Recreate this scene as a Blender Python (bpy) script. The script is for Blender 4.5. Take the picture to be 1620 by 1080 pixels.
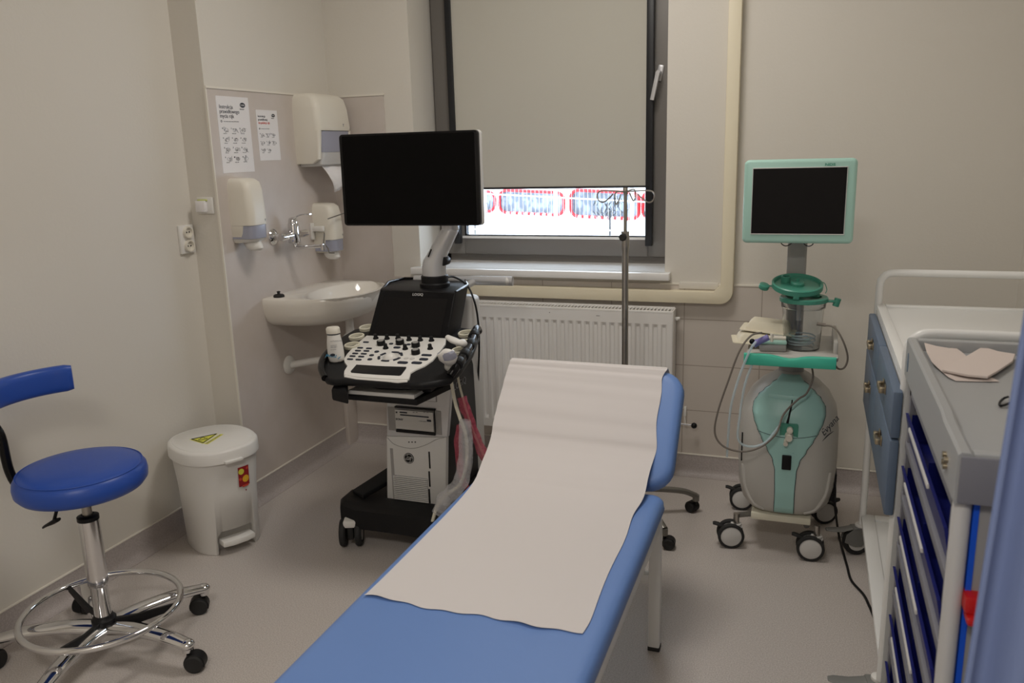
import bpy, bmesh, math, random
from mathutils import Matrix, Vector
random.seed(7)
PI = math.pi
for o in list(bpy.data.objects):
    bpy.data.objects.remove(o)
scene = bpy.context.scene
COL = scene.collection

# ------------------------------------------------------------ camera
F_PX = 1304.0
YAW, PITCH, ROLL = math.radians(-20.05), math.radians(13.20), math.radians(-1.687)
CAM = Vector((0, 0, 1.5))
_A = Matrix(((math.cos(YAW), -math.sin(YAW), 0), (0, 0, -1), (math.sin(YAW), math.cos(YAW), 0)))
_P = Matrix(((1, 0, 0), (0, math.cos(PITCH), -math.sin(PITCH)), (0, math.sin(PITCH), math.cos(PITCH))))
_Q = Matrix(((math.cos(ROLL), -math.sin(ROLL), 0), (math.sin(ROLL), math.cos(ROLL), 0), (0, 0, 1)))
_M = _Q @ _P @ _A
cd = bpy.data.cameras.new('camera')
cam = bpy.data.objects.new('camera', cd)
COL.objects.link(cam)
cd.sensor_width = 36.0
cd.lens = F_PX / 1620 * 36
cd.clip_start = 0.05
cd.dof.use_dof = True
cd.dof.focus_distance = 2.9
cd.dof.aperture_fstop = 5.6
R3 = Matrix((_M[0], -_M[1], -_M[2])).transposed()
cam.matrix_world = Matrix.Translation(CAM) @ R3.to_4x4()
scene.camera = cam

# ------------------------------------------------------------ light
scene.view_settings.view_transform = 'Standard'
scene.view_settings.look = 'None'
scene.view_settings.gamma = 1
scene.view_settings.exposure = 0.0
w = bpy.data.worlds.new('world')
scene.world = w
w.use_nodes = True
bg = w.node_tree.nodes['Background']
bg.inputs[0].default_value = (0.72, 0.85, 1.0, 1)
bg.inputs[1].default_value = 6.5


def area(name, loc, rot, size, sizey, power, color):
    l = bpy.data.lights.new(name, 'AREA')
    l.shape = 'RECTANGLE'
    l.size, l.size_y, l.energy, l.color = size, sizey, power, color
    o = bpy.data.objects.new(name, l)
    o.location, o.rotation_euler = loc, rot
    COL.objects.link(o)
    return o


LAMPS = [((-0.75, 2.50), 17.5), ((-0.40, -0.6), 29.5)]
for (lx, ly), pw in LAMPS:
    area('ceiling_lamp_light', (lx, ly, 2.84), (0, 0, 0), 0.55, 0.55, pw, (1.0, 0.945, 0.885))


# ------------------------------------------------------------ pixel to point (measurements taken on the photograph)
def ray(px, py):
    return _M.transposed() @ Vector(((px - 810) / F_PX, (py - 540) / F_PX, 1.0))


def P(px, py, ax, v):
    d = ray(px, py)
    i = 'xyz'.index(ax)
    return CAM + d * ((v - CAM[i]) / d[i])


def PN(px, py, p0, n):
    d = ray(px, py)
    n = Vector(n)
    return CAM + d * ((Vector(p0) - CAM).dot(n) / d.dot(n))


# ------------------------------------------------------------ materials
def mat(name, col, rough=0.5, metal=0.0, spec=0.5, bump=None, speck=None, coat=0, trans=0, ior=1.45, alpha=1, emit=None, sub=0):
    m = bpy.data.materials.new(name)
    m.use_nodes = True
    nt = m.node_tree
    b = nt.nodes['Principled BSDF']
    b.inputs['Base Color'].default_value = (*col, 1)
    b.inputs['Roughness'].default_value = rough
    b.inputs['Metallic'].default_value = metal
    b.inputs['Specular IOR Level'].default_value = spec
    b.inputs['Coat Weight'].default_value = coat
    b.inputs['Transmission Weight'].default_value = trans
    b.inputs['IOR'].default_value = ior
    b.inputs['Alpha'].default_value = alpha
    if emit:
        b.inputs['Emission Color'].default_value = (*emit[0], 1)
        b.inputs['Emission Strength'].default_value = emit[1]
    if speck or bump:
        tc = nt.nodes.new('ShaderNodeTexCoord')
    if speck:                                     # (scale, other colour, amount)
        n = nt.nodes.new('ShaderNodeTexNoise')
        n.inputs['Scale'].default_value = speck[0]
        n.inputs['Detail'].default_value = 3
        nt.links.new(tc.outputs['Object'], n.inputs['Vector'])
        r = nt.nodes.new('ShaderNodeValToRGB')
        r.color_ramp.elements[0].position = 0.5 - speck[2]
        r.color_ramp.elements[1].position = 0.5 + speck[2]
        r.color_ramp.elements[0].color = (*col, 1)
        r.color_ramp.elements[1].color = (*speck[1], 1)
        nt.links.new(n.outputs['Fac'], r.inputs[0])
        nt.links.new(r.outputs[0], b.inputs['Base Color'])
    if bump:                                      # (scale, strength)
        n2 = nt.nodes.new('ShaderNodeTexNoise')
        n2.inputs['Scale'].default_value = bump[0]
        n2.inputs['Detail'].default_value = 4
        nt.links.new(tc.outputs['Object'], n2.inputs['Vector'])
        bp = nt.nodes.new('ShaderNodeBump')
        bp.inputs['Strength'].default_value = bump[1]
        bp.inputs['Distance'].default_value = 0.002 if bump[1] < .9 else 0.012
        nt.links.new(n2.outputs['Fac'], bp.inputs['Height'])
        nt.links.new(bp.outputs[0], b.inputs['Normal'])
    return m


def tile_mat(name, tile, grout, sx, sz, ox, oz, axis, gw=0.003):
    """ceramic tiles on a grid in world metres; axis is the horizontal one"""
    m = mat(name, tile, 0.35, bump=(60, 0.15))
    nt = m.node_tree
    b = nt.nodes['Principled BSDF']
    g = nt.nodes.new('ShaderNodeNewGeometry')
    s = nt.nodes.new('ShaderNodeSeparateXYZ')
    nt.links.new(g.outputs['Position'], s.inputs[0])

    def line(sock, step, off):
        a = nt.nodes.new('ShaderNodeMath'); a.operation = 'SUBTRACT'; a.inputs[1].default_value = off
        nt.links.new(sock, a.inputs[0])
        c = nt.nodes.new('ShaderNodeMath'); c.operation = 'PINGPONG'; c.inputs[1].default_value = step / 2
        nt.links.new(a.outputs[0], c.inputs[0])
        d = nt.nodes.new('ShaderNodeMath'); d.operation = 'LESS_THAN'; d.inputs[1].default_value = gw / 2
        nt.links.new(c.outputs[0], d.inputs[0])
        return d.outputs[0]
    l1 = line(s.outputs['XYZ'.index(axis)], sx, ox)
    l2 = line(s.outputs[2], sz, oz)
    mx = nt.nodes.new('ShaderNodeMath'); mx.operation = 'MAXIMUM'
    nt.links.new(l1, mx.inputs[0]); nt.links.new(l2, mx.inputs[1])
    c = nt.nodes.new('ShaderNodeMix'); c.data_type = 'RGBA'
    c.inputs[6].default_value = (*tile, 1); c.inputs[7].default_value = (*grout, 1)
    nt.links.new(mx.outputs[0], c.inputs[0])
    nt.links.new(c.outputs[2], b.inputs['Base Color'])
    return m


M = dict(
    wall=mat('wall_paint', (0.70, 0.665, 0.60), 0.8, bump=(90, 0.25)),
    reveal=mat('reveal_paint', (0.70, 0.67, 0.62), 0.7),
    ceil=mat('ceiling_paint', (0.8, 0.78, 0.74), 0.9),
    floor=mat('vinyl_floor', (0.46, 0.415, 0.385), 0.42, speck=(260, (0.59, 0.545, 0.51), 0.10), bump=(8, 0.05)),
    cove=mat('vinyl_cove', (0.41, 0.365, 0.35), 0.5, speck=(260, (0.49, 0.445, 0.43), 0.10)),
    caulk=mat('white_caulk', (0.78, 0.74, 0.66), 0.6),
    tile=tile_mat('beige_wall_tile', (0.60, 0.545, 0.49), (0.37, 0.32, 0.27), 0.33, 0.2117, -0.51, 0.1, 'X', 0.004),
    tile_big=mat('beige_alcove_tile', (0.58, 0.52, 0.47), 0.38, speck=(9, (0.62, 0.56, 0.52), 0.25), bump=(40, 0.1)),
    trunk=mat('cream_plastic', (0.78, 0.71, 0.54), 0.4),
    frame=mat('window_aluminium', (0.18, 0.168, 0.155), 0.45, 0.1),
    blackrail=mat('black_rail', (0.012, 0.013, 0.016), 0.4),
    blind=mat('blind_fabric', (0.56, 0.54, 0.475), 0.9, bump=(500, 0.2)),
    sill=mat('white_sill', (0.85, 0.84, 0.82), 0.18),
    glass=mat('window_glass', (1, 1, 1), 0.0, trans=1.0, ior=1.02),
    rad=mat('radiator_enamel', (0.82, 0.80, 0.77), 0.35),
    chrome=mat('chrome', (0.75, 0.75, 0.76), 0.08, 1.0),
    steel=mat('brushed_steel', (0.42, 0.40, 0.37), 0.3, 1.0),
    greysteel=mat('grey_painted_steel', (0.22, 0.21, 0.19), 0.32, 0.6),
    alu=mat('silver_plastic', (0.58, 0.58, 0.59), 0.28, 0.35),
    black=mat('black_plastic', (0.008, 0.008, 0.009), 0.45, spec=0.28),
    blackg=mat('black_gloss', (0.004, 0.004, 0.005), 0.22, spec=0.30),
    screen=mat('dark_screen', (0.003, 0.0028, 0.003), 0.4, spec=0.10),
    screen2=mat('grey_screen', (0.009, 0.008, 0.008), 0.5, spec=0.15),
    rubber=mat('rubber', (0.02, 0.02, 0.02), 0.7),
    white=mat('white_plastic', (0.77, 0.755, 0.72), 0.35),
    offwhite=mat('cream_white_plastic', (0.76, 0.72, 0.63), 0.38),
    ivory=mat('ivory_rubber', (0.72, 0.69, 0.56), 0.5),
    lgrey=mat('light_grey_plastic', (0.62, 0.61, 0.59), 0.42),
    mgrey=mat('mid_grey_plastic', (0.32, 0.31, 0.30), 0.4),
    smoke=mat('smoke_plastic', (0.33, 0.34, 0.42), 0.18, coat=0.5),
    ceramic=mat('white_ceramic', (0.80, 0.76, 0.69), 0.1, coat=0.6),
    whitepaint=mat('white_enamel', (0.80, 0.80, 0.78), 0.3),
    bluevinyl=mat('stool_vinyl', (0.022, 0.078, 0.39), 0.36, bump=(350, 0.06)),
    couch=mat('couch_vinyl', (0.150, 0.272, 0.60), 0.45, bump=(500, 0.08)),
    paper=mat('crepe_paper', (0.70, 0.665, 0.655), 0.9),
    sheet=mat('white_paper', (0.82, 0.80, 0.80), 0.7),
    towel=mat('recycled_paper', (0.66, 0.57, 0.52), 0.9, bump=(200, 0.3)),
    ink=mat('black_ink', (0.02, 0.025, 0.04), 0.6),
    inkg=mat('grey_ink', (0.22, 0.22, 0.23), 0.6),
    redink=mat('red_ink', (0.62, 0.07, 0.04), 0.6),
    mint=mat('mint_plastic', (0.40, 0.64, 0.56), 0.35),
    mint2=mat('pale_mint_plastic', (0.38, 0.64, 0.60), 0.38),
    green=mat('green_plastic', (0.07, 0.30, 0.22), 0.35),
    tgreen=mat('teal_edge_plastic', (0.07, 0.56, 0.40), 0.35),
    body=mat('pearl_grey_plastic', (0.53, 0.515, 0.48), 0.4),
    clear=mat('clear_plastic', (0.93, 0.95, 0.96), 0.06, trans=1.0, ior=1.42),
    clearbag=mat('clear_bag', (0.75, 0.75, 0.78), 0.12, alpha=0.34, coat=1.0, bump=(70, 1.0)),
    redbag=mat('red_bag', (0.50, 0.07, 0.12), 0.25, alpha=0.62, coat=0.5, bump=(90, 1.0)),
    tube=mat('clear_blue_tube', (0.70, 0.84, 0.90), 0.2, alpha=0.5),
    cable=mat('grey_cable', (0.20, 0.175, 0.15), 0.5),
    drawer=mat('blue_grey_drawer', (0.115, 0.16, 0.235), 0.45),
    trolley=mat('grey_tray', (0.38, 0.385, 0.385), 0.45),
    trolleyd=mat('dark_grey_rim', (0.20, 0.20, 0.225), 0.5),
    cgrey=mat('caster_grey', (0.20, 0.20, 0.19), 0.45),
    navy=mat('navy_bin', (0.006, 0.010, 0.13), 0.4),
    brightblue=mat('blue_stripe', (0.01, 0.09, 0.62), 0.4),
    red=mat('red_plastic', (0.55, 0.01, 0.01), 0.35),
    brass=mat('nickel', (0.42, 0.36, 0.26), 0.3, 1.0),
    curtain=mat('curtain_cloth', (0.19, 0.25, 0.46), 0.85, bump=(600, 0.2)),
    pink=mat('beige_pulp', (0.72, 0.66, 0.52), 0.6),
    yellow=mat('yellow_label', (0.70, 0.68, 0.08), 0.5),
    orange=mat('orange_print', (0.85, 0.42, 0.03), 0.5),
    darkred=mat('dark_red_print', (0.30, 0.015, 0.02), 0.5),
    purple=mat('violet_connector', (0.20, 0.18, 0.45), 0.4),
    cyan=mat('blue_print', (0.05, 0.30, 0.50), 0.5),
    snow=mat('snow', (0.85, 0.88, 0.93), 0.9),
    fred=mat('fence_red', (0.45, 0.008, 0.012), 0.5),
    fwhite=mat('fence_white', (0.85, 0.85, 0.86), 0.5),
    asphalt=mat('slush', (0.24, 0.28, 0.34), 0.9, speck=(14, (0.13, 0.15, 0.18), 0.06)),
    bark=mat('dark_bark', (0.05, 0.05, 0.05), 0.9),
    lampw=mat('lamp_diffuser', (0.9, 0.9, 0.9), 0.5, emit=((1, 0.93, 0.82), 1.5)),
    tan=mat('label_green', (0.55, 0.60, 0.22), 0.5),
)


# ------------------------------------------------------------ mesh helpers
def spline(pts, k=8, closed=False):
    pts = [Vector(p) for p in pts]
    n = len(pts)
    out = []
    rng = range(n if closed else n - 1)
    for i in rng:
        if closed:
            a, b, c, d = pts[(i - 1) % n], pts[i], pts[(i + 1) % n], pts[(i + 2) % n]
        else:
            b, c = pts[i], pts[i + 1]
            a = pts[i - 1] if i else b * 2 - c
            d = pts[i + 2] if i + 2 < n else c * 2 - b
        for j in range(k):
            t = j / k
            out.append(0.5 * ((2 * b) + (c - a) * t + (2 * a - 5 * b + 4 * c - d) * t * t + (3 * b - a - 3 * c + d) * t ** 3))
    if not closed:
        out.append(pts[-1])
    return out


def rrect(x0, x1, y0, y1, r, n=5):
    out = []
    for cx, cy, a in ((x1 - r, y1 - r, 0), (x0 + r, y1 - r, 90), (x0 + r, y0 + r, 180), (x1 - r, y0 + r, 270)):
        for i in range(n + 1):
            t = math.radians(a + 90 * i / n)
            out.append((cx + r * math.cos(t), cy + r * math.sin(t)))
    return out


def frame(o, x, y):
    x = Vector(x).normalized()
    z = x.cross(Vector(y)).normalized()
    y = z.cross(x)
    m = Matrix((x, y, z)).transposed().to_4x4()
    m.translation = Vector(o)
    return m


def rootloc(p):
    while p.parent:
        p = p.parent
    return p.location.copy()


class MB:
    def __init__(s, T=None):
        s.v, s.f = [], []
        s.T = T or Matrix.Identity(4)

    def raw(s, vs, fs):
        n = len(s.v)
        s.v += [s.T @ Vector(v) for v in vs]
        s.f += [tuple(i + n for i in f) for f in fs]
        return s

    def frombm(s, bm):
        bm.verts.index_update()
        s.raw([v.co.copy() for v in bm.verts], [[v.index for v in f.verts] for f in bm.faces])
        bm.free()
        return s

    def box(s, x0, x1, y0, y1, z0, z1, bev=0, seg=2):
        x0, x1 = min(x0, x1), max(x0, x1)
        y0, y1 = min(y0, y1), max(y0, y1)
        z0, z1 = min(z0, z1), max(z0, z1)
        bm = bmesh.new()
        bmesh.ops.create_cube(bm, size=1)
        for v in bm.verts:
            v.co = Vector((x0 + (v.co.x + .5) * (x1 - x0), y0 + (v.co.y + .5) * (y1 - y0), z0 + (v.co.z + .5) * (z1 - z0)))
        if bev:
            bmesh.ops.bevel(bm, geom=bm.edges[:], offset=bev, segments=seg, profile=0.5, affect='EDGES')
        return s.frombm(bm)

    def prism(s, pts, vec, bev=0, seg=2):
        vec = Vector(vec)
        bm = bmesh.new()
        a = [bm.verts.new(p) for p in pts]
        b = [bm.verts.new(Vector(p) + vec) for p in pts]
        n = len(pts)
        f1 = bm.faces.new(a[::-1])
        f2 = bm.faces.new(b)
        for i in range(n):
            bm.faces.new((a[i], a[(i + 1) % n], b[(i + 1) % n], b[i]))
        bmesh.ops.recalc_face_normals(bm, faces=bm.faces[:])
        if bev:
            es = list(set(f1.edges[:] + f2.edges[:]))
            bmesh.ops.bevel(bm, geom=es, offset=bev, segments=seg, profile=0.5, affect='EDGES')
        return s.frombm(bm)

    def loft(s, rings, closed=True, cap0=True, cap1=True, loop=False):
        n = len(rings[0])
        vs = [v for r in rings for v in r]
        fs = []
        m = len(rings)
        for j in range(m if loop else m - 1):
            for i in range(n if closed else n - 1):
                a, b = j * n + i, j * n + (i + 1) % n
                c, d = ((j + 1) % m) * n + (i + 1) % n, ((j + 1) % m) * n + i
                fs.append((a, b, c, d))
        if cap0 and not loop:
            fs.append(tuple(range(n))[::-1])
        if cap1 and not loop:
            fs.append(tuple(range((m - 1) * n, m * n)))
        return s.raw(vs, fs)

    def cyl(s, p, q, r, r2=None, n=20, bev=0):
        p, q = Vector(p), Vector(q)
        r2 = r if r2 is None else r2
        d = (q - p).normalized()
        u = d.orthogonal().normalized()
        w_ = d.cross(u)
        prof = [(r, 0), (r2, 1)]
        L = (q - p).length
        if bev:
            prof = [(r - bev, 0), (r - bev * .3, bev * .3 / L), (r, bev / L), (r2, 1 - bev / L), (r2 - bev * .3, 1 - bev * .3 / L), (r2 - bev, 1)]
        rings = [[p + (q - p) * t + (u * math.cos(2 * PI * i / n) + w_ * math.sin(2 * PI * i / n)) * rr for i in range(n)] for rr, t in prof]
        return s.loft(rings)

    def lathe(s, c, prof, n=32, axis=(0, 0, 1), sx=1, sy=1):
        c = Vector(c)
        d = Vector(axis).normalized()
        if abs(d.z) > .999:
            u, w_ = Vector((1, 0, 0)), Vector((0, 1, 0)) * (1 if d.z > 0 else -1)
        else:
            u = d.orthogonal().normalized()
            w_ = d.cross(u)
        rings = [[c + d * z + u * (math.cos(2 * PI * i / n) * r * sx) + w_ * (math.sin(2 * PI * i / n) * r * sy) for i in range(n)] for r, z in prof]
        return s.loft(rings)

    def tube(s, pts, r, n=10, closed=False, flat=None):
        pts = [Vector(p) for p in pts]
        m = len(pts)
        rs = r if isinstance(r, (list, tuple)) else [r] * m
        t0 = (pts[1] - pts[0]).normalized()
        u = t0.orthogonal().normalized()
        if flat:
            u = (Vector(flat) - t0 * t0.dot(Vector(flat))).normalized()
        rings = []
        for i, p in enumerate(pts):
            a = pts[i - 1] if (i or closed) else p
            b = pts[(i + 1) % m] if (i < m - 1 or closed) else p
            t = (b - a).normalized()
            u = (u - t * u.dot(t))
            u = u.normalized() if u.length > 1e-6 else t.orthogonal().normalized()
            w_ = t.cross(u)
            rr = rs[i]
            ra, rb = rr if isinstance(rr, (list, tuple)) else (rr, rr)
            rings.append([p + u * (math.cos(2 * PI * k / n) * ra) + w_ * (math.sin(2 * PI * k / n) * rb) for k in range(n)])
        return s.loft(rings, loop=closed)

    def ball(s, c, r, sz=(1, 1, 1), n=20, m=12):
        c = Vector(c)
        rings = [[c + Vector((math.cos(2 * PI * i / n) * math.sin(PI * j / m) * r * sz[0],
                              math.sin(2 * PI * i / n) * math.sin(PI * j / m) * r * sz[1],
                              -math.cos(PI * j / m) * r * sz[2])) for i in range(n)] for j in range(m + 1)]
        rings[0] = [c + Vector((0, 0, -r * sz[2])) + (v - rings[0][0]) for v in rings[0]]
        return s.loft(rings)

    def poly(s, pts):
        return s.raw(pts, [tuple(range(len(pts)))])

    def grid(s, rows, thick=None):
        n = len(rows[0])
        s.loft(rows, closed=False, cap0=False, cap1=False)
        return s

    def build(s, name, m, parent=None, ang=35, mods=None, kind=None):
        me = bpy.data.meshes.new(name)
        if parent is None:
            xs = [v.x for v in s.v]; ys = [v.y for v in s.v]; zs = [v.z for v in s.v]
            off = Vector(((min(xs) + max(xs)) / 2, (min(ys) + max(ys)) / 2, min(zs)))
        else:
            off = rootloc(parent)
        me.from_pydata([v - off for v in s.v], [], s.f)
        bm = bmesh.new()
        bm.from_mesh(me)
        bmesh.ops.remove_doubles(bm, verts=bm.verts[:], dist=1e-5)
        bmesh.ops.recalc_face_normals(bm, faces=bm.faces[:])
        bm.to_mesh(me)
        bm.free()
        me.shade_smooth()
        me.set_sharp_from_angle(angle=math.radians(ang))
        me.materials.append(m)
        o = bpy.data.objects.new(name, me)
        COL.objects.link(o)
        if parent is None:
            o.location = off
        else:
            o.parent = parent
        if mods:
            for k, kw in mods:
                md = o.modifiers.new(k.lower(), k)
                for a, b in kw.items():
                    setattr(md, a, b)
        if kind:
            o['kind'] = kind
        return o


def tag(o, label=None, cat=None, group=None, kind=None):
    if label: o['label'] = label
    if cat: o['category'] = cat
    if group: o['group'] = group
    if kind: o['kind'] = kind
    return o


def empty(name, loc, label, cat, group=None):
    o = bpy.data.objects.new(name, None)
    o.location = loc
    o.empty_display_size = 0.05
    COL.objects.link(o)
    return tag(o, label, cat, group)


def part(name, m, parent, fn, ang=35, T=None, mods=None, label=None):
    mb = MB(T)
    fn(mb)
    o = mb.build(name, m, parent, ang, mods)
    if label: o['label'] = label
    return o


def text(name, body, size, T, m, parent, ext=0.0003, align='LEFT', shear=0, xs=1.0, bold=0.0):
    """lettering as real geometry: T maps text plane (x right, y up) to the world"""
    c = bpy.data.curves.new(name, 'FONT')
    c.body = body
    c.size = size
    c.extrude = ext
    c.align_x = align
    c.shear = shear
    c.offset = bold
    c.resolution_u = 3
    t = bpy.data.objects.new('tmp', c)
    COL.objects.link(t)
    bpy.context.view_layer.update()
    dg = bpy.context.evaluated_depsgraph_get()
    me = bpy.data.meshes.new_from_object(t.evaluated_get(dg))
    bpy.data.objects.remove(t)
    bpy.data.curves.remove(c)
    off = rootloc(parent)
    me.transform(Matrix.Translation(-off) @ T @ Matrix.Scale(xs, 4, (1, 0, 0)))
    me.name = name
    me.materials.clear()
    me.materials.append(m)
    o = bpy.data.objects.new(name, me)
    COL.objects.link(o)
    o.parent = parent
    return o


# ============================================================ ROOM
D, WL, AL, CH, WR, ZC, YB = 3.653, -2.38, -2.25, 2.755, 0.775, 2.9, -1.5
WY = D + 0.25                                     # plane of the window frame
OX0, OX1, OZ0, OZ1 = -1.80, -0.60, 0.91, 2.45     # window opening
SB = []


def struct(name, m, fn, parent=None, ang=35):
    mb = MB()
    fn(mb)
    return mb.build(name, m, parent, ang, kind='structure')


struct('floor', M['floor'], lambda b: b.box(WL - .2, WR + .2, YB - .2, D + .1, -0.1, 0))
struct('ceiling', M['ceil'], lambda b: b.box(WL - .2, WR + .2, YB - .2, D + .4, ZC, ZC + 0.1))


def f(b):
    b.box(WL - .2, OX0, D, D + .42, 0, ZC)
    b.box(OX1, WR + .2, D, D + .42, 0, ZC)
    b.box(OX0, OX1, D, D + .42, 0, OZ0)
    b.box(OX0, OX1, D, D + .42, OZ1, ZC)
struct('wall_back', M['wall'], f)
struct('wall_left', M['wall'], lambda b: (b.box(WL - .2, WL, YB, D, 0, ZC), b.box(WL, AL, CH, D, 0, ZC)))
struct('wall_right', M['wall'], lambda b: b.box(WR, WR + .2, YB, D, 0, ZC))
struct('wall_front', M['wall'], lambda b: b.box(WL, WR, YB - .2, YB, 0, ZC))
# tiled surfaces
struct('trim_1', M['tile_big'], lambda b: b.box(AL, AL + .006, CH + .0, D, 0.1, 1.765)).__setitem__('label', 'beige tiled splashback around the sink')
struct('trim_2', M['tile_big'], lambda b: b.box(AL + .006, -1.947, D - .006, D, 0.1, 1.765))
struct('trim_3', M['tile'], lambda b: b.box(-1.947, -0.04, D - .006, D, 0.1, 0.893))
struct('trim_4', M['caulk'], lambda b: (b.box(AL, AL + .010, CH - .003, D, 1.762, 1.770), b.box(AL + .006, -1.943, D - .010, D, 1.762, 1.770),
                                       b.box(AL, AL + .008, CH - .005, CH + .002, 0.1, 1.765),
                                       b.box(-0.62, -0.04, D - .009, D, 0.890, 0.897)))


def cove(b, p, q, nrm):
    p, q, nrm = Vector(p), Vector(q), Vector(nrm)
    prof = [(0, 0.1), (0.004, 0.1), (0.004, 0.035), (0.008, 0.02), (0.018, 0.008), (0.035, 0.0015), (0.035, 0), (0, 0)]
    b.loft([[pt + nrm * a + Vector((0, 0, z)) for a, z in prof] for pt in (p, q)])


def caulkline(b, p, q, nrm):
    p, q, nrm = Vector(p), Vector(q), Vector(nrm)
    prof = [(0, 0.099), (0.006, 0.099), (0.005, 0.104), (0, 0.104)]
    b.loft([[pt + nrm * a + Vector((0, 0, z)) for a, z in prof] for pt in (p, q)])


for nm, p, q, n in (('left', (WL, YB, 0), (WL, CH, 0), (1, 0, 0)), ('left_chase', (WL, CH, 0), (AL, CH, 0), (0, -1, 0)),
                    ('left_alcove', (AL + .006, CH, 0), (AL + .006, D, 0), (1, 0, 0)), ('back', (AL, D - .006, 0), (WR, D - .006, 0), (0, -1, 0)),
                    ('right', (WR, YB, 0), (WR, D, 0), (-1, 0, 0))):
    bb = struct('baseboard_' + nm, M['cove'], lambda b: cove(b, p, q, n))
    struct('caulk_line', M['caulk'], lambda b: caulkline(b, p, q, n), bb)

# boxed-in pipe in the corner
cb = struct('trim_5', M['tile_big'], lambda b: b.box(AL + .006, AL + .032, D - .10, D - .006, 0.0, 0.24, .004))

# ------------------------------------------------------------ window
wz0 = 0.945
win = struct('window_1', M['frame'], lambda b: (
    b.box(OX0, OX0 + .055, WY, WY + .07, wz0, OZ1), b.box(OX1 - .035, OX1, WY, WY + .07, wz0, OZ1),
    b.box(OX0, OX1, WY, WY + .07, wz0, wz0 + .05), b.box(OX0, OX1, WY, WY + .07, OZ1 - .06, OZ1)))
wf = M['frame']
sa = MB()
sx0, sx1, sz0, sz1 = OX0 + .012, OX1 - .012, wz0 + .035, OZ1 - .03
gx0, gx1, gz0 = -1.655, -0.718, 1.072
sy = WY - .022
sa.box(sx0, gx0, sy, sy + .06, sz0, sz1, .004); sa.box(gx1, sx1, sy, sy + .06, sz0, sz1, .004)
sa.box(gx0, gx1, sy, sy + .06, sz0, gz0, .004); sa.box(gx0, gx1, sy, sy + .06, sz1 - .09, sz1, .004)
sash = sa.build('window_sash', M['frame'], win)
part('window_gasket', M['blackrail'], win, lambda b: (b.box(gx0, gx1, sy + .002, sy + .02, gz0, gz0 + .006), b.box(gx0, gx0 + .01, sy + .002, sy + .02, gz0, sz1 - .09)))
part('glazing_bead', M['sill'], win, lambda b: b.box(gx0 - .012, gx1, sy - .003, sy + .01, gz0 - .012, gz0))
part('window_pane', M['glass'], win, lambda b: b.box(gx0 - .005, gx1 + .005, sy + .03, sy + .036, gz0 - .005, sz1 - .08))
hT = Matrix.Translation(P(1043, 115, 'y', sy - .02)) @ Matrix.Rotation(math.radians(12), 4, 'Y')
part('window_handle', M['alu'], win, lambda b: (
    b.box(-.014, .014, .012, .022, -.035, .035, .005), b.cyl((0, .015, 0), (0, -.03, 0), .010),
    b.loft([[Vector((x * (1 - .1 * t), -.035 + y_ * .8, -.01 - t * .12 + .01)) for x, y_ in rrect(-.010, .010, -.006, .008, .004, 3)] for t in (0, .25, .6, 1)])), T=hT)
for q in win.children:
    q['kind'] = 'structure'
# blind
bl = empty('roller_blind', (-1.2, WY - .05, 1.3), 'beige fabric roller blind pulled down over most of the window', 'blind')
bx0, bx1 = -1.672, -0.722
part('fabric', M['blind'], bl, lambda b: b.box(bx0 - .004, bx1 + .004, WY - .048, WY - .046, 1.312, OZ1 - .05))
part('bottom_bar', M['blackrail'], bl, lambda b: b.box(bx0, bx1, WY - .052, WY - .042, 1.304, 1.314, .002))
for x0, x1 in ((-1.698, -1.668), (-.726, -.694)):
    part('guide_rail', M['blackrail'], bl, lambda b: b.box(x0, x1, WY - .06, WY - .025, 1.035, OZ1 - .05, .002))
part('cassette', M['blackrail'], bl, lambda b: b.box(-1.71, -.68, WY - .09, WY - .022, OZ1 - .1, OZ1 - .0, .006))
# sill
sl = struct('window_sill', M['sill'], lambda b: (b.box(-1.832, -0.572, D - .055, D + .0, .912, .945, .004), b.box(OX0, OX1, D, WY + .02, .912, .9449)), win)

# ------------------------------------------------------------ outside the window
struct('ground_outside', M['snow'], lambda b: b.box(-30, 20, D + .5, 60, -0.6, -0.5))
# snowy slope rising behind the fence
struct('snow_bank', M['snow'], lambda b: b.loft([[Vector((-30, y, z)) for y, z in ((9, -.5), (9, -.49), (12, .2), (30, .4), (30, -.5))], [Vector((20, y, z)) for y, z in ((9, -.5), (9, -.49), (12, .2), (30, .4), (30, -.5))]]))


def OUT(px, py):                                   # plane of the street barrier, running away to the left
    a = Vector((-1.2, 5.7, 0)); d = Vector((-1, .55, 0)).normalized()
    return PN(px, py, a, (d.y, -d.x, 0))


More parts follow.
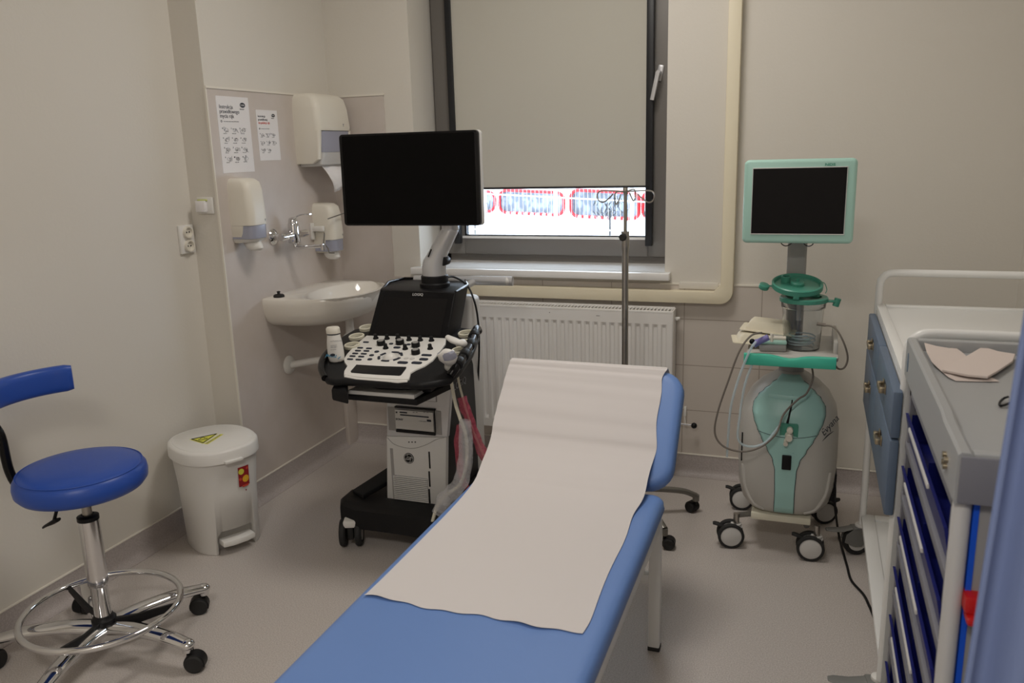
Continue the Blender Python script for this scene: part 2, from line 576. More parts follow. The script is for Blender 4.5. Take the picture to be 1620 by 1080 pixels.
bar_pts = [(690, 298, 784, 336, 2), (789, 299, 893, 341, 1), (902, 299, 1012, 347, 0), (1016, 302, 1085, 350, 3)]
grp = 'red and white street barriers outside'
lab = ['red-framed barrier panel outside, right of centre behind the drip stand', 'red-framed barrier panel outside, left of the centre gap', 'red-framed barrier panel outside, beside the black monitor', 'red-framed barrier panel outside at the right end of the glass']
for (x0, y0, x1, y1, k) in bar_pts:
    sl_ = 0.045
    def Q(px, py):
        return OUT(px, py + (px - x0) * sl_)
    c = Q((x0 + x1) / 2, y1)
    c.z = -0.5
    bp = empty('street_barrier', c, lab[k], 'barrier', grp)
    outl = [Q(px, py) for px, py in rrect(x0 + 1, x1 - 1, y0 + 1, y1 - 5, 12, 6)]
    part('frame_tube', M['fred'], bp, lambda b: b.tube(outl, .013, 8, closed=True))
    part('infill_panel', M['asphalt'], bp, lambda b: b.prism([p + Vector((0, .03, 0)) for p in outl], (0, .006, 0)))
    for i in range(8):
        t0, t1 = (i + .1) / 8, (i + .38) / 8
        xa, xb = x0 + 14 + (x1 - x0 - 28) * t0, x0 + 14 + (x1 - x0 - 28) * t1
        part('white_dash', M['fwhite'], bp, lambda b: b.tube([Q(xa, y1 - 5) + Vector((0, -.02, 0)), Q(xb, y1 - 5) + Vector((0, -.02, 0))], .014, 6))
    def legs(b):
        for px in (x0 + 8, x1 - 8):
            p = Q(px, y1)
            b.cyl((p.x, p.y, -.5), p, .015, n=8)
    part('leg', M['fwhite'], bp, legs)
# thin white mesh fence in front of the barriers
c = OUT(900, 340)
fen = empty('wire_fence', (c.x, c.y - .4, -.5), 'white welded wire fence standing outside below the window', 'fence')


def f(b):
    fy = Vector((0, -.35, 0))
    for i in range(60):
        px = 720 + i * 6.2
        p, q = OUT(px, 290) + fy, OUT(px, 400) + fy
        b.tube([(p.x, p.y, p.z), (p.x, p.y, -.5)], .0009, 4)
    for py in (302, 347, 356, 372):
        p, q = OUT(700, py - 4) + fy, OUT(1090, py + 14) + fy
        b.tube([p, q], .0045, 5)
part('wire_mesh', M['fwhite'], fen, f)


def f(b):
    fy = Vector((0, -.3, 0))
    for px in (786, 897, 1014):
        p = OUT(px, 285) + fy
        b.box(p.x - .012, p.x + .012, p.y - .01, p.y + .01, -.5, p.z)
part('post', M['fwhite'], fen, f)
# a few dark bushes in the snow
for k, (px, hh) in enumerate(((765, 1.0), (975, 1.1), (1050, .9))):
    p = OUT(px, 330) + Vector((0, -.20, 0))
    mb = MB()
    for i in range(60):
        a = random.uniform(0, 2 * PI); r_ = random.uniform(.02, .13)
        z0 = p.z + random.uniform(-.06, .06)
        q = Vector((p.x + math.cos(a) * r_, p.y + math.sin(a) * r_, z0))
        mb.tube([q, q + Vector((random.uniform(-.03, .03), random.uniform(-.03, .03), random.uniform(.02, .07)))], .0028, 4)
    mb.tube([(p.x, p.y, -.5), (p.x, p.y, p.z)], .008, 6)
    tag(mb.build('bare_bush', M['bark']), ['bare dark bush outside beside the black monitor', 'bare dark bush outside behind the drip stand', 'bare dark bush outside at the right end of the glass'][k], 'bush', 'bare bushes outside')

# ------------------------------------------------------------ trunking
yt = D - .05


def f(b):
    x1, x0 = -0.300, -0.352
    r, zt0, zt1 = .055, .815, .868
    out = [(x1, 2.9 - .001), (x1, zt0 + r)]
    for i in range(1, 8):
        a = PI / 2 * i / 7
        out.append((x1 - r + r * math.cos(a), zt0 + r - r * math.sin(a)))
    out += [(-1.62, zt0), (-1.62, zt1), (x0 - .03, zt1), (x0, zt1 + .03), (x0, 2.9 - .001)]
    b.prism([(x, D, z) for x, z in out], (0, -.05, 0), .004)
tr = MB(); f(tr)
tr = tr.build('cable_trunking', M['trunk'])
tag(tr, 'cream plastic cable trunking running down the wall and under the sill', 'trunking')
jb = MB()
jb.box(-.535, -.365, D - .012, D, .872, .903, .003)
tag(jb.build('junction_cover', M['wall']), 'small flat cover strip above the trunking corner', 'cover')

# ------------------------------------------------------------ radiator
RX0, RX1, RZ0, RZ1, RY0, RY1 = -1.50, -0.545, 0.19, 0.79, 3.535, 3.625
rad = empty('radiator', ((RX0 + RX1) / 2, D, RZ0), 'white ribbed panel radiator under the window', 'radiator')


def f(b):
    n = 24
    xs, pit = [], (RX1 - RX0 - .03) / n
    rows = []
    zs = [RZ0, RZ0 + .04, RZ0 + .055, RZ1 - .075, RZ1 - .06, RZ1 - .012]
    dep = [0, 0, 1, 1, 0, 0]
    cols = [(RX0, 0)]
    for i in range(n):
        x = RX0 + .015 + i * pit
        cols += [(x + pit * .12, 0), (x + pit * .28, 1), (x + pit * .62, 1), (x + pit * .78, 0)]
    cols.append((RX1, 0))
    for z, dd in zip(zs, dep):
        rows.append([Vector((x, RY0 + .007 * dd * c_, z)) for x, c_ in cols])
    b.loft(rows, closed=False, cap0=False, cap1=False)
    b.box(RX0, RX1, RY0 + .008, RY0 + .016, RZ0, RZ1 - .012)
part('front_panel', M['rad'], rad, f, 25)
part('back_panel', M['rad'], rad, lambda b: b.box(RX0, RX1, RY1 - .015, RY1, RZ0, RZ1 - .015, .003))
for x_ in (RX0, RX1):
    part('side_cover', M['rad'], rad, lambda b: b.box(x_ - .003, x_ + .003, RY0 + .004, RY1, RZ0 + .01, RZ1, .002))


def f(b):
    b.box(RX0, RX1, RY0, RY0 + .012, RZ1 - .014, RZ1, .003)
    b.box(RX0, RX1, RY1 - .012, RY1, RZ1 - .012, RZ1 + .004, .003)
    for i in range(60):
        x = RX0 + .01 + i * (RX1 - RX0 - .02) / 59
        b.box(x - .003, x + .003, RY0 + .01, RY1 - .01, RZ1 - .008, RZ1 - .003)
part('top_grille', M['rad'], rad, f)
part('bleed_valve', M['white'], rad, lambda b: (b.cyl((RX1, RY1 - .02, RZ1 - .045), (RX1 + .022, RY1 - .02, RZ1 - .045), .007), b.cyl((RX1 + .012, RY1 - .02, RZ1 - .045), (RX1 + .012, RY1 - .04, RZ1 - .045), .005)))
for x_ in (RX0 + .15, RX1 - .15):
    part('wall_bracket', M['rad'], rad, lambda b: b.box(x_ - .012, x_ + .012, RY1, D - .006, RZ1 - .1, RZ1 - .06))
# paint chips on the radiator
for bx in ((-1.105, -1.101, .762, .765), (-.885, -.868, .757, .7585)):
    part('paint_chip', M['black'], rad, lambda b: b.box(bx[0], bx[1], RY0 - .001, RY0 + .001, bx[2], bx[3]))
# valve at the lower right
rv = empty('radiator_valve', (-.50, D - .03, .2), 'black-knobbed valve rod on the wall beside the radiator foot', 'valve')
q = P(1098, 673, 'y', D - .05)
part('rod', M['chrome'], rv, lambda b: b.tube([(RX1 + .006, D - .05, q.z + .004), (q.x, q.y, q.z)], .0035, 8))
part('knob', M['black'], rv, lambda b: b.ball(q, .0135))
part('clip', M['white'], rv, lambda b: (b.box(q.x - .052, q.x - .04, D - .02, D - .006, q.z + .03, q.z + .075, .002), b.tube([(q.x - .046, D - .02, q.z + .03), (q.x - .040, D - .045, q.z + .004)], .002, 6)))


# ============================================================ WASH CORNER
XT = AL + .006                                     # surface of the splashback


def poster(name, y0, y1, z0, z1, label, body, steps, logo, reds):
    e = empty(name, (XT, (y0 + y1) / 2, z0), label, 'poster', None)
    part('sheet', M['sheet'], e, lambda b: b.box(XT, XT + .0012, y0, y1, z0, z1))
    W, H = y1 - y0, z1 - z0
    T = frame((XT + .0016, y0, z0), (0, 1, 0), (0, 0, 1))
    def at(u, v): return T @ Matrix.Translation((u * W, v * H, 0))
    n = 0
    for ln, v in body:
        text('heading', ln, H * steps[3], at(.07, v), M['redink'] if ln in reds else M['ink'], e)
        n += 1
    # logo and slogan
    lg = part('logo', M['ink'], e, lambda b: b.prism([at(.80 + .085 * math.cos(a), .895 + .033 * math.sin(a)) @ Vector((0, 0, 0)) for a in [2 * PI * i / 20 for i in range(20)]], Vector((.0004, 0, 0))))
    text('logo_text', 'TORK', H * .032, T @ Matrix.Translation((.73 * W, .883 * H, .0006)), M['sheet'], lg)
    text('slogan', 'Think ahead.', H * .019, at(.70, .835), M['ink'], e)
    # introduction line with a small clock symbol
    part('symbol', M['inkg'], e, lambda b: b.tube([at(.10 + .018 * math.cos(a), steps[2] + .013 * math.sin(a)) @ Vector((0, 0, 0)) for a in [2 * PI * i / 12 for i in range(12)]], .0012, 5, closed=True))
    text('small_text', steps[4], H * .018, at(.16, steps[2] - .006), M['inkg'], e)
    # step drawings
    cols, rows, cnt = 3, steps[0], steps[1]
    top, bot = steps[2] - .07, .10
    random.seed(len(label))
    pit = (top - bot) / rows
    for k in range(cnt):
        r_, c_ = k // 3, k % 3
        cu, cv = .22 + c_ * .27, top - pit * (r_ + .35)
        def draw(b):
            for g in range(4):
                ax, ay = random.uniform(-.06, .06), random.uniform(-.02, .02)
                ln = [at(cu + ax + random.uniform(-.05, .05), cv + ay + random.uniform(-.025, .025)) @ Vector((0, 0, 0)) for _ in range(4)]
                b.tube(spline(ln, 4), .0006, 4)
            b.tube([at(cu + .06 * math.cos(a), cv + .024 * math.sin(a)) @ Vector((0, 0, 0)) for a in [2 * PI * i / 14 for i in range(14)]], .0005, 4, closed=True)
        st = part('step_drawing', M['inkg'], e, draw)
        text('step_number', str(k), H * .024, at(cu - .12, cv + .015), M['ink'], st, bold=.0004)
        text('caption', '~' * 0 + ['Zwilżyć ręce', 'Nałożyć mydło', 'Pocierać dłonie'][k % 3], H * .013, at(cu - .10, cv - .048), M['inkg'], st)
    return e


poster('instruction_poster', 2.806, 3.010, 1.434, 1.736, 'larger white hand-washing instruction poster, left one on the splashback',
       (('Instrukcja', .84), ('prawidłowego', .78), ('mycia rąk', .72)), (4, 12, .675, .072, 'Czas trwania całej procedury: 40-60 sekund'), True, ())
poster('instruction_poster', 3.055, 3.205, 1.478, 1.690, 'smaller white disinfection poster with one red heading line, beside the towel dispenser',
       (('Instrukcja', .855), ('prawidłowej', .79), ('dezynfekcji rąk', .725)), (3, 8, .63, .062, 'Czas trwania procedury: 20-30 sekund'), True, ('dezynfekcji rąk',))


def loftbox(b, y0, y1, secs, x0, r=.02, n=4):
    """rounded body on the alcove wall: secs = [(z, depth, inset)]"""
    rings = []
    for z, dep, ins in secs:
        ya, yb = y0 + ins, y1 - ins
        pts = [(x0, ya), (x0, yb)]
        for i in range(n + 1):
            a = PI / 2 * i / n
            pts.append((x0 + dep - r + r * math.sin(a), yb - r + r * math.cos(a)))
        for i in range(n + 1):
            a = PI / 2 * i / n
            pts.append((x0 + dep - r + r * math.cos(a), ya + r - r * math.sin(a)))
        rings.append([Vector((x, y, z)) for x, y in pts])
    b.loft(rings)


# folded paper towel dispenser
ty0, ty1 = 3.325, 3.610
td = empty('towel_dispenser', (XT, 3.44, 1.42), 'white folded paper towel dispenser above the smaller soap dispenser', 'dispenser')
part('cover', M['offwhite'], td, lambda b: loftbox(b, ty0, ty1, [(1.603, .135, 0), (1.62, .138, 0), (1.70, .130, .002), (1.745, .118, .008), (1.765, .095, .02), (1.770, .07, .04)], XT, .03, 6), 50)
part('back_housing', M['offwhite'], td, lambda b: (loftbox(b, ty0, ty0 + .030, [(1.455, .085, .004), (1.475, .12, 0), (1.603, .132, 0)], XT, .012), b.box(XT, XT + .04, ty0 + .01, ty1 - .01, 1.46, 1.60),
                                                   loftbox(b, ty1 - .022, ty1, [(1.455, .085, .003), (1.475, .12, 0), (1.603, .132, 0)], XT, .010)))
part('smoke_window', M['smoke'], td, lambda b: loftbox(b, ty0 + .029, ty1 - .020, [(1.506, .126, 0), (1.601, .128, 0)], XT + .003, .01))
part('tray', M['lgrey'], td, lambda b: loftbox(b, ty0 + .029, ty1 - .020, [(1.442, .08, 0), (1.452, .11, 0), (1.505, .128, 0)], XT + .003, .015), label='pale lower lip')
part('lock', M['steel'], td, lambda b: b.cyl((XT + .07, ty1 - .001, 1.61), (XT + .07, ty1 + .006, 1.61), .012))
text('logo_mark', 'T', .016, frame((XT + .1385, ty0 + .20, 1.622), (0, 1, 0), (0, 0, 1)), M['inkg'], td, bold=.0006)
pt = MB()


def f(b):
    a = [P(497, 248, 'x', XT + .07), P(540, 242, 'x', XT + .07)]
    y0, y1, zt = ty0 + .06, ty1 - .06, 1.455
    rows = []
    for t in range(9):
        u = t / 8
        z = zt - .135 * u
        x = XT + .085 + .045 * math.sin(u * 2.2)
        yy0 = y0 + .06 * max(0, u - .45)
        rows.append([Vector((x + .004 * math.sin(5 * s + u * 4), yy0 + (y1 - yy0) * s / 8 + .02 * u, z + .03 * (s / 8) * u)) for s in range(9)])
    b.grid(rows)
f(pt)
tag(pt.build('paper_towel', M['sheet'], None, 60, [('SOLIDIFY', dict(thickness=.0012))]), 'white paper towel sheet hanging out of the wall dispenser', 'towel')


def soap(y0, y1, z0, z1, label, dep=.105):
    zc = z0 + (z1 - z0) * .36
    e = empty('soap_dispenser', (XT, (y0 + y1) / 2, z0), label, 'dispenser')
    part('cover', M['offwhite'], e, lambda b: loftbox(b, y0, y1, [(zc, dep, 0), (zc + .03, dep + .002, 0), (z1 - .05, dep - .004, .001), (z1 - .018, dep - .012, .004), (z1 - .004, dep - .03, .012), (z1, dep - .05, .025)], XT, .028, 6), 50)
    part('back_housing', M['offwhite'], e, lambda b: loftbox(b, y0, y1, [(z0 + .035, dep * .45, .012), (z0 + .06, dep * .62, .003), (zc - .0005, dep * .66, 0)], XT, .02, 5), 50)
    part('smoke_window', M['smoke'], e, lambda b: loftbox(b, y0 + .003, y1 - .003, [(zc - .055, dep - .003, 0), (zc - .001, dep - .001, 0)], XT + .001, .028, 6), 50)
    part('push_lever', M['white'], e, lambda b: (loftbox(b, y0 + .003, y1 - .003, [(z0 + .035, dep * .75, .014), (z0 + .042, dep * .9, .006), (zc - .056, dep - .002, 0)], XT + .002, .03, 6),
                                                 b.loft([[Vector((XT + .055 + .045 * math.cos(a) * s_ + dx, (y0 + y1) / 2 + .03 * math.sin(a) * s_, z)) for a in [2 * PI * i / 16 for i in range(16)]] for z, s_, dx in ((z0, .55, .012), (z0 + .01, .85, .01), (z0 + .025, .9, .004), (z0 + .04, .8, 0))])), 50)
    text('logo_mark', 'T', .013, frame((XT + dep + .0022, y1 - .03, zc + .012), (0, 1, 0), (0, 0, 1)), M['inkg'], e, bold=.0005)
    return e


soap(2.818, 2.932, 1.115, 1.412, 'large white soap dispenser under the hand-washing posters, left of the tap')
soap(3.415, 3.520, 1.000, 1.270, 'white soap dispenser partly behind the black monitor, under the towel dispenser', .11)
wl = empty('elbow_lever_frame', (XT, 3.4, 1.05), 'wire elbow lever frame around the soap dispenser beside the monitor', 'lever')
part('wire_arm', M['greysteel'], wl, lambda b: b.tube(spline([P(519, 346, 'x', XT + .13), P(545, 337, 'x', XT + .13)], 2), .0028, 6))
part('side_wire', M['greysteel'], wl, lambda b: b.tube([P(514, 362, 'x', XT + .06), P(512, 384, 'x', XT + .06), P(519, 393, 'x', XT + .09), P(521, 400, 'x', XT + .1), P(529, 400, 'x', XT + .13)], .0032, 6))
part('bracket', M['white'], wl, lambda b: (b.box(XT, XT + .07, 3.390, 3.409, 1.14, 1.165, .004), b.box(XT, XT + .012, 3.385, 3.410, 1.10, 1.18, .003)))

# wall mixer tap
tp = empty('wall_mixer_tap', (XT, 3.17, 1.1), 'chrome wall mixer tap with a raised lever above the sink', 'tap')
fx = XT + .055
zt_ = 1.146
for y_ in (3.095, 3.255):
    part('escutcheon', M['chrome'], tp, lambda b: b.lathe((XT, y_, zt_), [(.036, 0), (.036, .004), (.028, .014), (.014, .02), (.014, .045)], 24, (1, 0, 0)))
part('union_body', M['chrome'], tp, lambda b: (b.cyl((fx, 3.075, zt_), (fx, 3.275, zt_), .0165, n=20, bev=.004), b.cyl((fx + .0, 3.175, zt_ - .035), (fx, 3.175, zt_ + .055), .028, .024, bev=.004)))
part('lever', M['chrome'], tp, lambda b: (b.lathe((fx, 3.175, zt_ + .053), [(.021, 0), (.021, .012), (.016, .024), (.005, .028)], 20),
                                          b.tube(spline([(fx, 3.175, zt_ + .07), (fx + .04, 3.175, zt_ + .090), (fx + .095, 3.175, zt_ + .094)], 6), [(.012, .006)] * 3 + [(.009, .0035)] * 10, 10, flat=(0, 1, 0))))
part('spout', M['chrome'], tp, lambda b: b.tube(spline([(fx, 3.175, zt_ - .03), (fx, 3.175, zt_ - .045), (fx + .015, 3.175, zt_ - .056), (fx + .09, 3.175, zt_ - .050), (fx + .150, 3.175, zt_ - .046)], 6), .0085, 12))
part('aerator', M['chrome'], tp, lambda b: b.cyl((fx + .146, 3.175, zt_ - .040), (fx + .146, 3.175, zt_ - .066), .011))

# sink
SY0, SY1 = 2.975, 3.545
SYC, SD = (SY0 + SY1) / 2, .395


def sink_outline(s, depth, z, x0=XT, n=28):
    """D-shaped ring: s scales the half width, depth is how far it stands out"""
    hw = (SY1 - SY0) / 2 * s
    pts = [Vector((x0, SYC - hw, z)), Vector((x0, SYC - hw * .5, z)), Vector((x0, SYC, z)), Vector((x0, SYC + hw * .5, z)), Vector((x0, SYC + hw, z))]
    for i in range(n + 1):
        a = PI / 2 - PI * i / n
        c_, s_ = math.cos(a), math.sin(a)
        yy = SYC + hw * math.copysign(abs(s_) ** .72, s_)
        xx = x0 + depth * max(0, c_) ** .72
        pts.append(Vector((max(xx, x0 + .0), yy, z)))
    return pts


zr = .888
sk = empty('washbasin', (XT, SYC, .74), 'white ceramic washbasin on the tiled alcove wall', 'sink')


def f(b):
    rings = []
    for z, s_, d_ in ((.735, .30, .10), (.742, .55, .20), (.760, .80, .29), (.785, .93, .355), (.82, .985, .375), (.86, 1, .392), (zr - .006, 1.0, SD), (zr, .985, SD - .006)):
        rings.append(sink_outline(s_, d_, z))
    # inner bowl, an oval set forward of the tap ledge
    outer_n = len(rings[0])
    def oval(rx, ry, cx, z):
        pts = []
        for p in rings[-1]:
            a = math.atan2((p.y - SYC) / .27, (p.x - (XT + .245)) / .20)
            pts.append(Vector((cx + rx * math.cos(a), SYC + ry * math.sin(a), z)))
        return pts
    cx = XT + .255
    rings.append(oval(.152, .245, cx, zr - .001))
    rings.append(oval(.148, .240, cx, zr - .006))
    rings.append(oval(.138, .228, cx, zr - .03))
    rings.append(oval(.115, .190, cx, zr - .075))
    rings.append(oval(.075, .12, cx, zr - .108))
    rings.append(oval(.02, .02, cx, zr - .118))
    b.loft(rings)
part('basin', M['ceramic'], sk, f, 60)
part('overflow_hole', M['black'], sk, lambda b: b.cyl((XT + .165, 3.13, zr - .034), (XT + .172, 3.133, zr - .036), .009, n=12))
part('drain', M['chrome'], sk, lambda b: b.cyl((XT + .255, SYC, zr - .121), (XT + .255, SYC, zr - .113), .028, n=20))
pl = MB()
pl.lathe((XT + .045, 3.035, zr - .0005), [(.024, 0), (.024, .008), (.02, .012), (.007, .013), (.006, .02), (.009, .024), (.004, .027)], 20)
tag(pl.build('basin_plug', M['rubber']), 'black rubber plug lying on the left corner of the washbasin', 'plug')
dp = empty('drain_pipe', (XT, 3.15, .5), 'white plastic waste pipe from the washbasin into the wall', 'pipe')
q = P(460, 577, 'x', XT + .01)
part('wall_flange', M['white'], dp, lambda b: b.lathe((XT, q.y, q.z), [(.044, 0), (.044, .004), (.034, .014), (.018, .018)], 24, (1, 0, 0)))
part('waste_pipe', M['white'], dp, lambda b: b.tube(spline([(XT + .012, q.y, q.z), (XT + .10, q.y + .03, q.z + .015), (XT + .22, q.y + .09, q.z + .03), (XT + .255, SYC, q.z + .06)], 5) + [Vector((XT + .255, SYC, .66))], .0165, 12))
part('bottle_trap', M['white'], dp, lambda b: b.lathe((XT + .255, SYC, .60), [(.02, 0), (.032, .006), (.032, .075), (.02, .085), (.018, .16)], 20))
hp = MB()
hp.tube([(XT + .05, D - .05, .285), (XT + .35, D - .05, .285)], .012, 8)
hp.tube(spline([(XT + .35, D - .05, .285), (XT + .42, D - .055, .27), (XT + .47, D - .05, .235), (XT + .56, D - .05, .225), (RX0 - .02, D - .05, .22)], 5), .010, 8)
tag(hp.build('heating_pipe', M['offwhite']), 'painted heating pipe low on the wall behind the ultrasound machine', 'pipe')

# light switch on the short wall, socket on the long wall
sw = empty('light_switch', (-1.9 - .35, CH, 1.25), 'white switch box with a yellowed cover on the narrow wall beside the posters', 'switch')
a, b_ = P(311, 312, 'y', CH - .012), P(337, 338, 'y', CH - .012)
sw.location = ((a.x + b_.x) / 2, CH, b_.z)
part('frame_plate', M['white'], sw, lambda b: b.box(a.x, b_.x, CH - .012, CH, b_.z, a.z, .002))
part('rocker', M['tan'], sw, lambda b: b.box(a.x + .006, b_.x - .02, CH - .02, CH - .0115, b_.z + .05, a.z - .008, .002), label='yellow-green upper rocker')
part('adapter', M['sheet'], sw, lambda b: b.box(a.x + .003, b_.x - .024, CH - .030, CH - .0115, b_.z + .008, b_.z + .052, .002), label='white plugged-in block')
so = empty('wall_socket', (WL, 2.70, 1.14), 'white double wall socket on the left wall above the bin', 'socket')
part('plate', M['white'], so, lambda b: b.box(WL, WL + .012, 2.660, 2.740, 1.122, 1.236, .003))
for z_ in (1.152, 1.207):
    s_ = part('outlet', M['offwhite'], so, lambda b: b.lathe((WL + .011, 2.70, z_), [(.024, 0), (.024, .014), (.019, .014), (.017, .004), (.0, .004)], 24, (1, 0, 0)))
    part('socket_hole', M['black'], s_, lambda b: (b.cyl((WL + .017, 2.692, z_), (WL + .0185, 2.692, z_), .003, n=10), b.cyl((WL + .017, 2.708, z_), (WL + .0185, 2.708, z_), .003, n=10)))

# ============================================================ PEDAL BIN
BA = math.radians(-38)                             # direction the bin faces
bc = Vector((-2.165, 2.475, 0))
bn = empty('pedal_bin', bc, 'white plastic pedal bin with a biohazard sticker on its lid', 'bin')
BT = Matrix.Translation(bc) @ Matrix.Rotation(math.radians(62), 4, 'Z')


def ring(hx, hy, z, n=40, e=2.6):
    out = []
    for i in range(n):
        a = 2 * PI * i / n
        c_, s_ = math.cos(a), math.sin(a)
        out.append(Vector((hx * math.copysign(abs(c_) ** (2 / e), c_), hy * math.copysign(abs(s_) ** (2 / e), s_), z)))
    return out


BHX, BHY = .138, .156
BH = .425


def f(b):
    rs = [ring(BHX * s_, BHY * s_, z) for z, s_ in ((0.0, .90), (.006, .925), (.25, .985), (BH - .055, 1.06), (BH - .05, 1.10), (BH - .035, 1.10))]
    b.loft(rs)
body = part('bucket', M['white'], bn, f, 40, BT)
# pedal recess at the front, cut into the bucket
cut = MB(BT)
cut.prism([(-.075, 0, -.01), (-.075, 0, .075), (-.06, 0, .098), (.06, 0, .098), (.075, 0, .075), (.075, 0, -.01)], (0, -.2, 0))
cut.v = [v + (BT.to_3x3() @ Vector((0, -.085, 0))) for v in cut.v]
co = cut.build('cutter', M['white'], bn)
md = body.modifiers.new('cut', 'BOOLEAN')
md.object = co
md.solver = 'EXACT'
bpy.context.view_layer.update()
dg = bpy.context.evaluated_depsgraph_get()
me = bpy.data.meshes.new_from_object(body.evaluated_get(dg))
body.modifiers.clear()
body.data = me
bpy.data.objects.remove(co)


def f(b):
    rs = [ring(BHX * s_, BHY * s_, z, e=2.3) for z, s_ in ((BH - .048, 1.14), (BH - .046, 1.16), (BH - .006, 1.15), (BH, 1.12), (BH + .003, 1.05))]
    b.loft(rs)
    b.loft([ring(BHX * s_, BHY * s_, z, e=2.3) for z, s_ in ((BH + .002, 1.04), (BH + .0045, 1.02))])
part('lid', M['white'], bn, f, 40, BT)
part('lid_tab', M['white'], bn, lambda b: b.box(-.035, .035, -BHY * 1.16 - .012, -BHY * 1.14 + .01, BH - .047, BH - .036, .003), T=BT)
part('pedal', M['white'], bn, lambda b: b.prism([(x, -.108 - y_, .036) for x, y_ in ((-.064, 0), (-.064, .048), (-.03, .058), (.03, .058), (.064, .048), (.064, 0))], (0, 0, .024), .006), T=BT)
# warning sticker on the lid
zs = BH + .0046
st = part('warning_sticker', M['yellow'], bn, lambda b: (b.prism([(-.016, .045, zs), (.022, -.066, zs), (-.066, -.053, zs)][::-1], (0, 0, .0006)),
                                                      b.prism([(.027, -.066, zs), (-.002, .042, zs), (.012, .046, zs), (.043, -.062, zs)], (0, 0, .0006))), T=BT @ Matrix.Rotation(math.radians(-70), 4, 'Z'))
STT = BT @ Matrix.Rotation(math.radians(-70), 4, 'Z')
tri = [Vector((-.016, .036, zs + .001)), Vector((.016, -.060, zs + .001)), Vector((-.059, -.049, zs + .001))]
part('triangle_border', M['ink'], st, lambda b: b.tube(tri, .0024, 4, closed=True), T=STT)
part('biohazard_symbol', M['ink'], st, lambda b: [b.tube([Vector((-.021 + .009 * math.cos(g) + .0085 * math.cos(a + g), -.028 + .009 * math.sin(g) + .0085 * math.sin(a + g), zs + .001)) for a in [math.radians(-140 + 280 * i / 10) for i in range(11)]], .0012, 4) for g in (0.4, 2.5, 4.6)], T=STT)
text('warning_text', 'MATERIAŁ ZAKAŹNY', .0105, STT @ Matrix.Translation((.037, -.058, zs + .0008)) @ Matrix.Rotation(math.radians(106), 4, 'Z'), M['inkg'], st)
# fruit sticker on the front
def bs(x, z, off=.0012):
    s_ = .925 + (1.06 - .925) * z / (BH - .05)
    hx, hy = BHX * s_, BHY * s_
    y = -hy * (1 - min(1, abs(x) / hx) ** 2.6) ** (1 / 2.6) - off
    return Vector((x, y, z))


def patch(b, x0, x1, z0, z1, off, n=6, shape=None):
    rows = [[bs(x0 + (x1 - x0) * i / n, z0 + (z1 - z0) * j / n, off) for i in range(n + 1)] for j in range(n + 1)]
    b.loft(rows, closed=False, cap0=False, cap1=False)


def disc(b, x, z, r, off, n=20):
    pts = [bs(x + r * math.cos(2 * PI * i / n), z + r * math.sin(2 * PI * i / n), off) for i in range(n)]
    b.poly(pts)


fs = part('fruit_sticker', M['darkred'], bn, lambda b: patch(b, .020, .066, .262, .342, .0012), T=BT)
part('orange_slice', M['orange'], fs, lambda b: disc(b, .050, .290, .0145, .0018), T=BT)
part('orange_segments', M['yellow'], fs, lambda b: [b.tube([bs(.050, .290, .0022), bs(.050 + .012 * math.cos(a), .290 + .012 * math.sin(a), .0022)], .0005, 4) for a in [PI * i / 4 for i in range(8)]], T=BT)
part('lemon_slice', M['yellow'], fs, lambda b: disc(b, .033, .323, .012, .0018), T=BT)
part('blood_orange_slice', M['redink'], fs, lambda b: disc(b, .027, .293, .006, .0018), T=BT)
part('grapefruit_slice', M['redink'], fs, lambda b: disc(b, .059, .331, .0055, .0018), T=BT)
part('name_band', M['redink'], fs, lambda b: patch(b, .034, .060, .258, .266, .0020), T=BT)
part('small_mark', M['darkred'], bn, lambda b: disc(b, .048, .242, .003, .0012), T=BT)

# ============================================================ STOOL
sc = Vector((-2.004, 1.722, 0))
stl = empty('swivel_stool', sc, 'blue round swivel stool with curved backrest, chrome foot ring and casters', 'stool')


def caster_simple(parent, pos, ang, m=None, r=.028, name='caster'):
    """furniture caster: hooded twin wheel; pos is on the floor below the stem"""
    T = Matrix.Translation(pos) @ Matrix.Rotation(ang, 4, 'Z')
    o = part(name, M['black'], parent, lambda b: (b.cyl((0, 0, r * 1.6), (0, 0, r * 2.9), .006),
                                                  b.loft([[Vector((.018 + rr * math.cos(a), y, r + rr * math.sin(a))) for a in [math.radians(200 - 220 * i / 12) for i in range(13)]] + [Vector((.018 + .004, y, r))] for y, rr in ((-.020, r * .9), (-.016, r * 1.12), (.016, r * 1.12), (.020, r * .9))])), T=T)
    for s_ in (-1, 1):
        part('wheel', M['rubber'], o, lambda b: b.lathe((.018, 0, r), [(0, .008 * s_), (r * .9, .008 * s_), (r, .011 * s_), (r, .021 * s_), (r * .85, .024 * s_), (r * .5, .023 * s_), (0, .023 * s_)], 24, (0, 1, 0)), T=T)
    return o


STARA = [math.radians(a) for a in (64, 0, -76, -151, 147)]


def starleg(b, a, R, z0, z1, w0=.034, w1=.023, c=sc):
    u = Vector((math.cos(a), math.sin(a), 0))
    pts = spline([c + u * .02 + Vector((0, 0, z0)), c + u * R * .35 + Vector((0, 0, z0 + .012)), c + u * R * .72 + Vector((0, 0, (z0 + z1) / 2 + .012)), c + u * R + Vector((0, 0, z1))], 5)
    n = len(pts)
    b.tube(pts, [(w0 + (w1 - w0) * i / (n - 1), (w0 + (w1 - w0) * i / (n - 1)) * .62) for i in range(n)], 12, flat=(-u.y, u.x, 0))
    e = c + u * R + Vector((0, 0, z1))
    b.ball(e, w1, (1, 1, .7), 14, 8)
    b.cyl(e - Vector((0, 0, .02)), e, w1 * .75, w1 * .9)


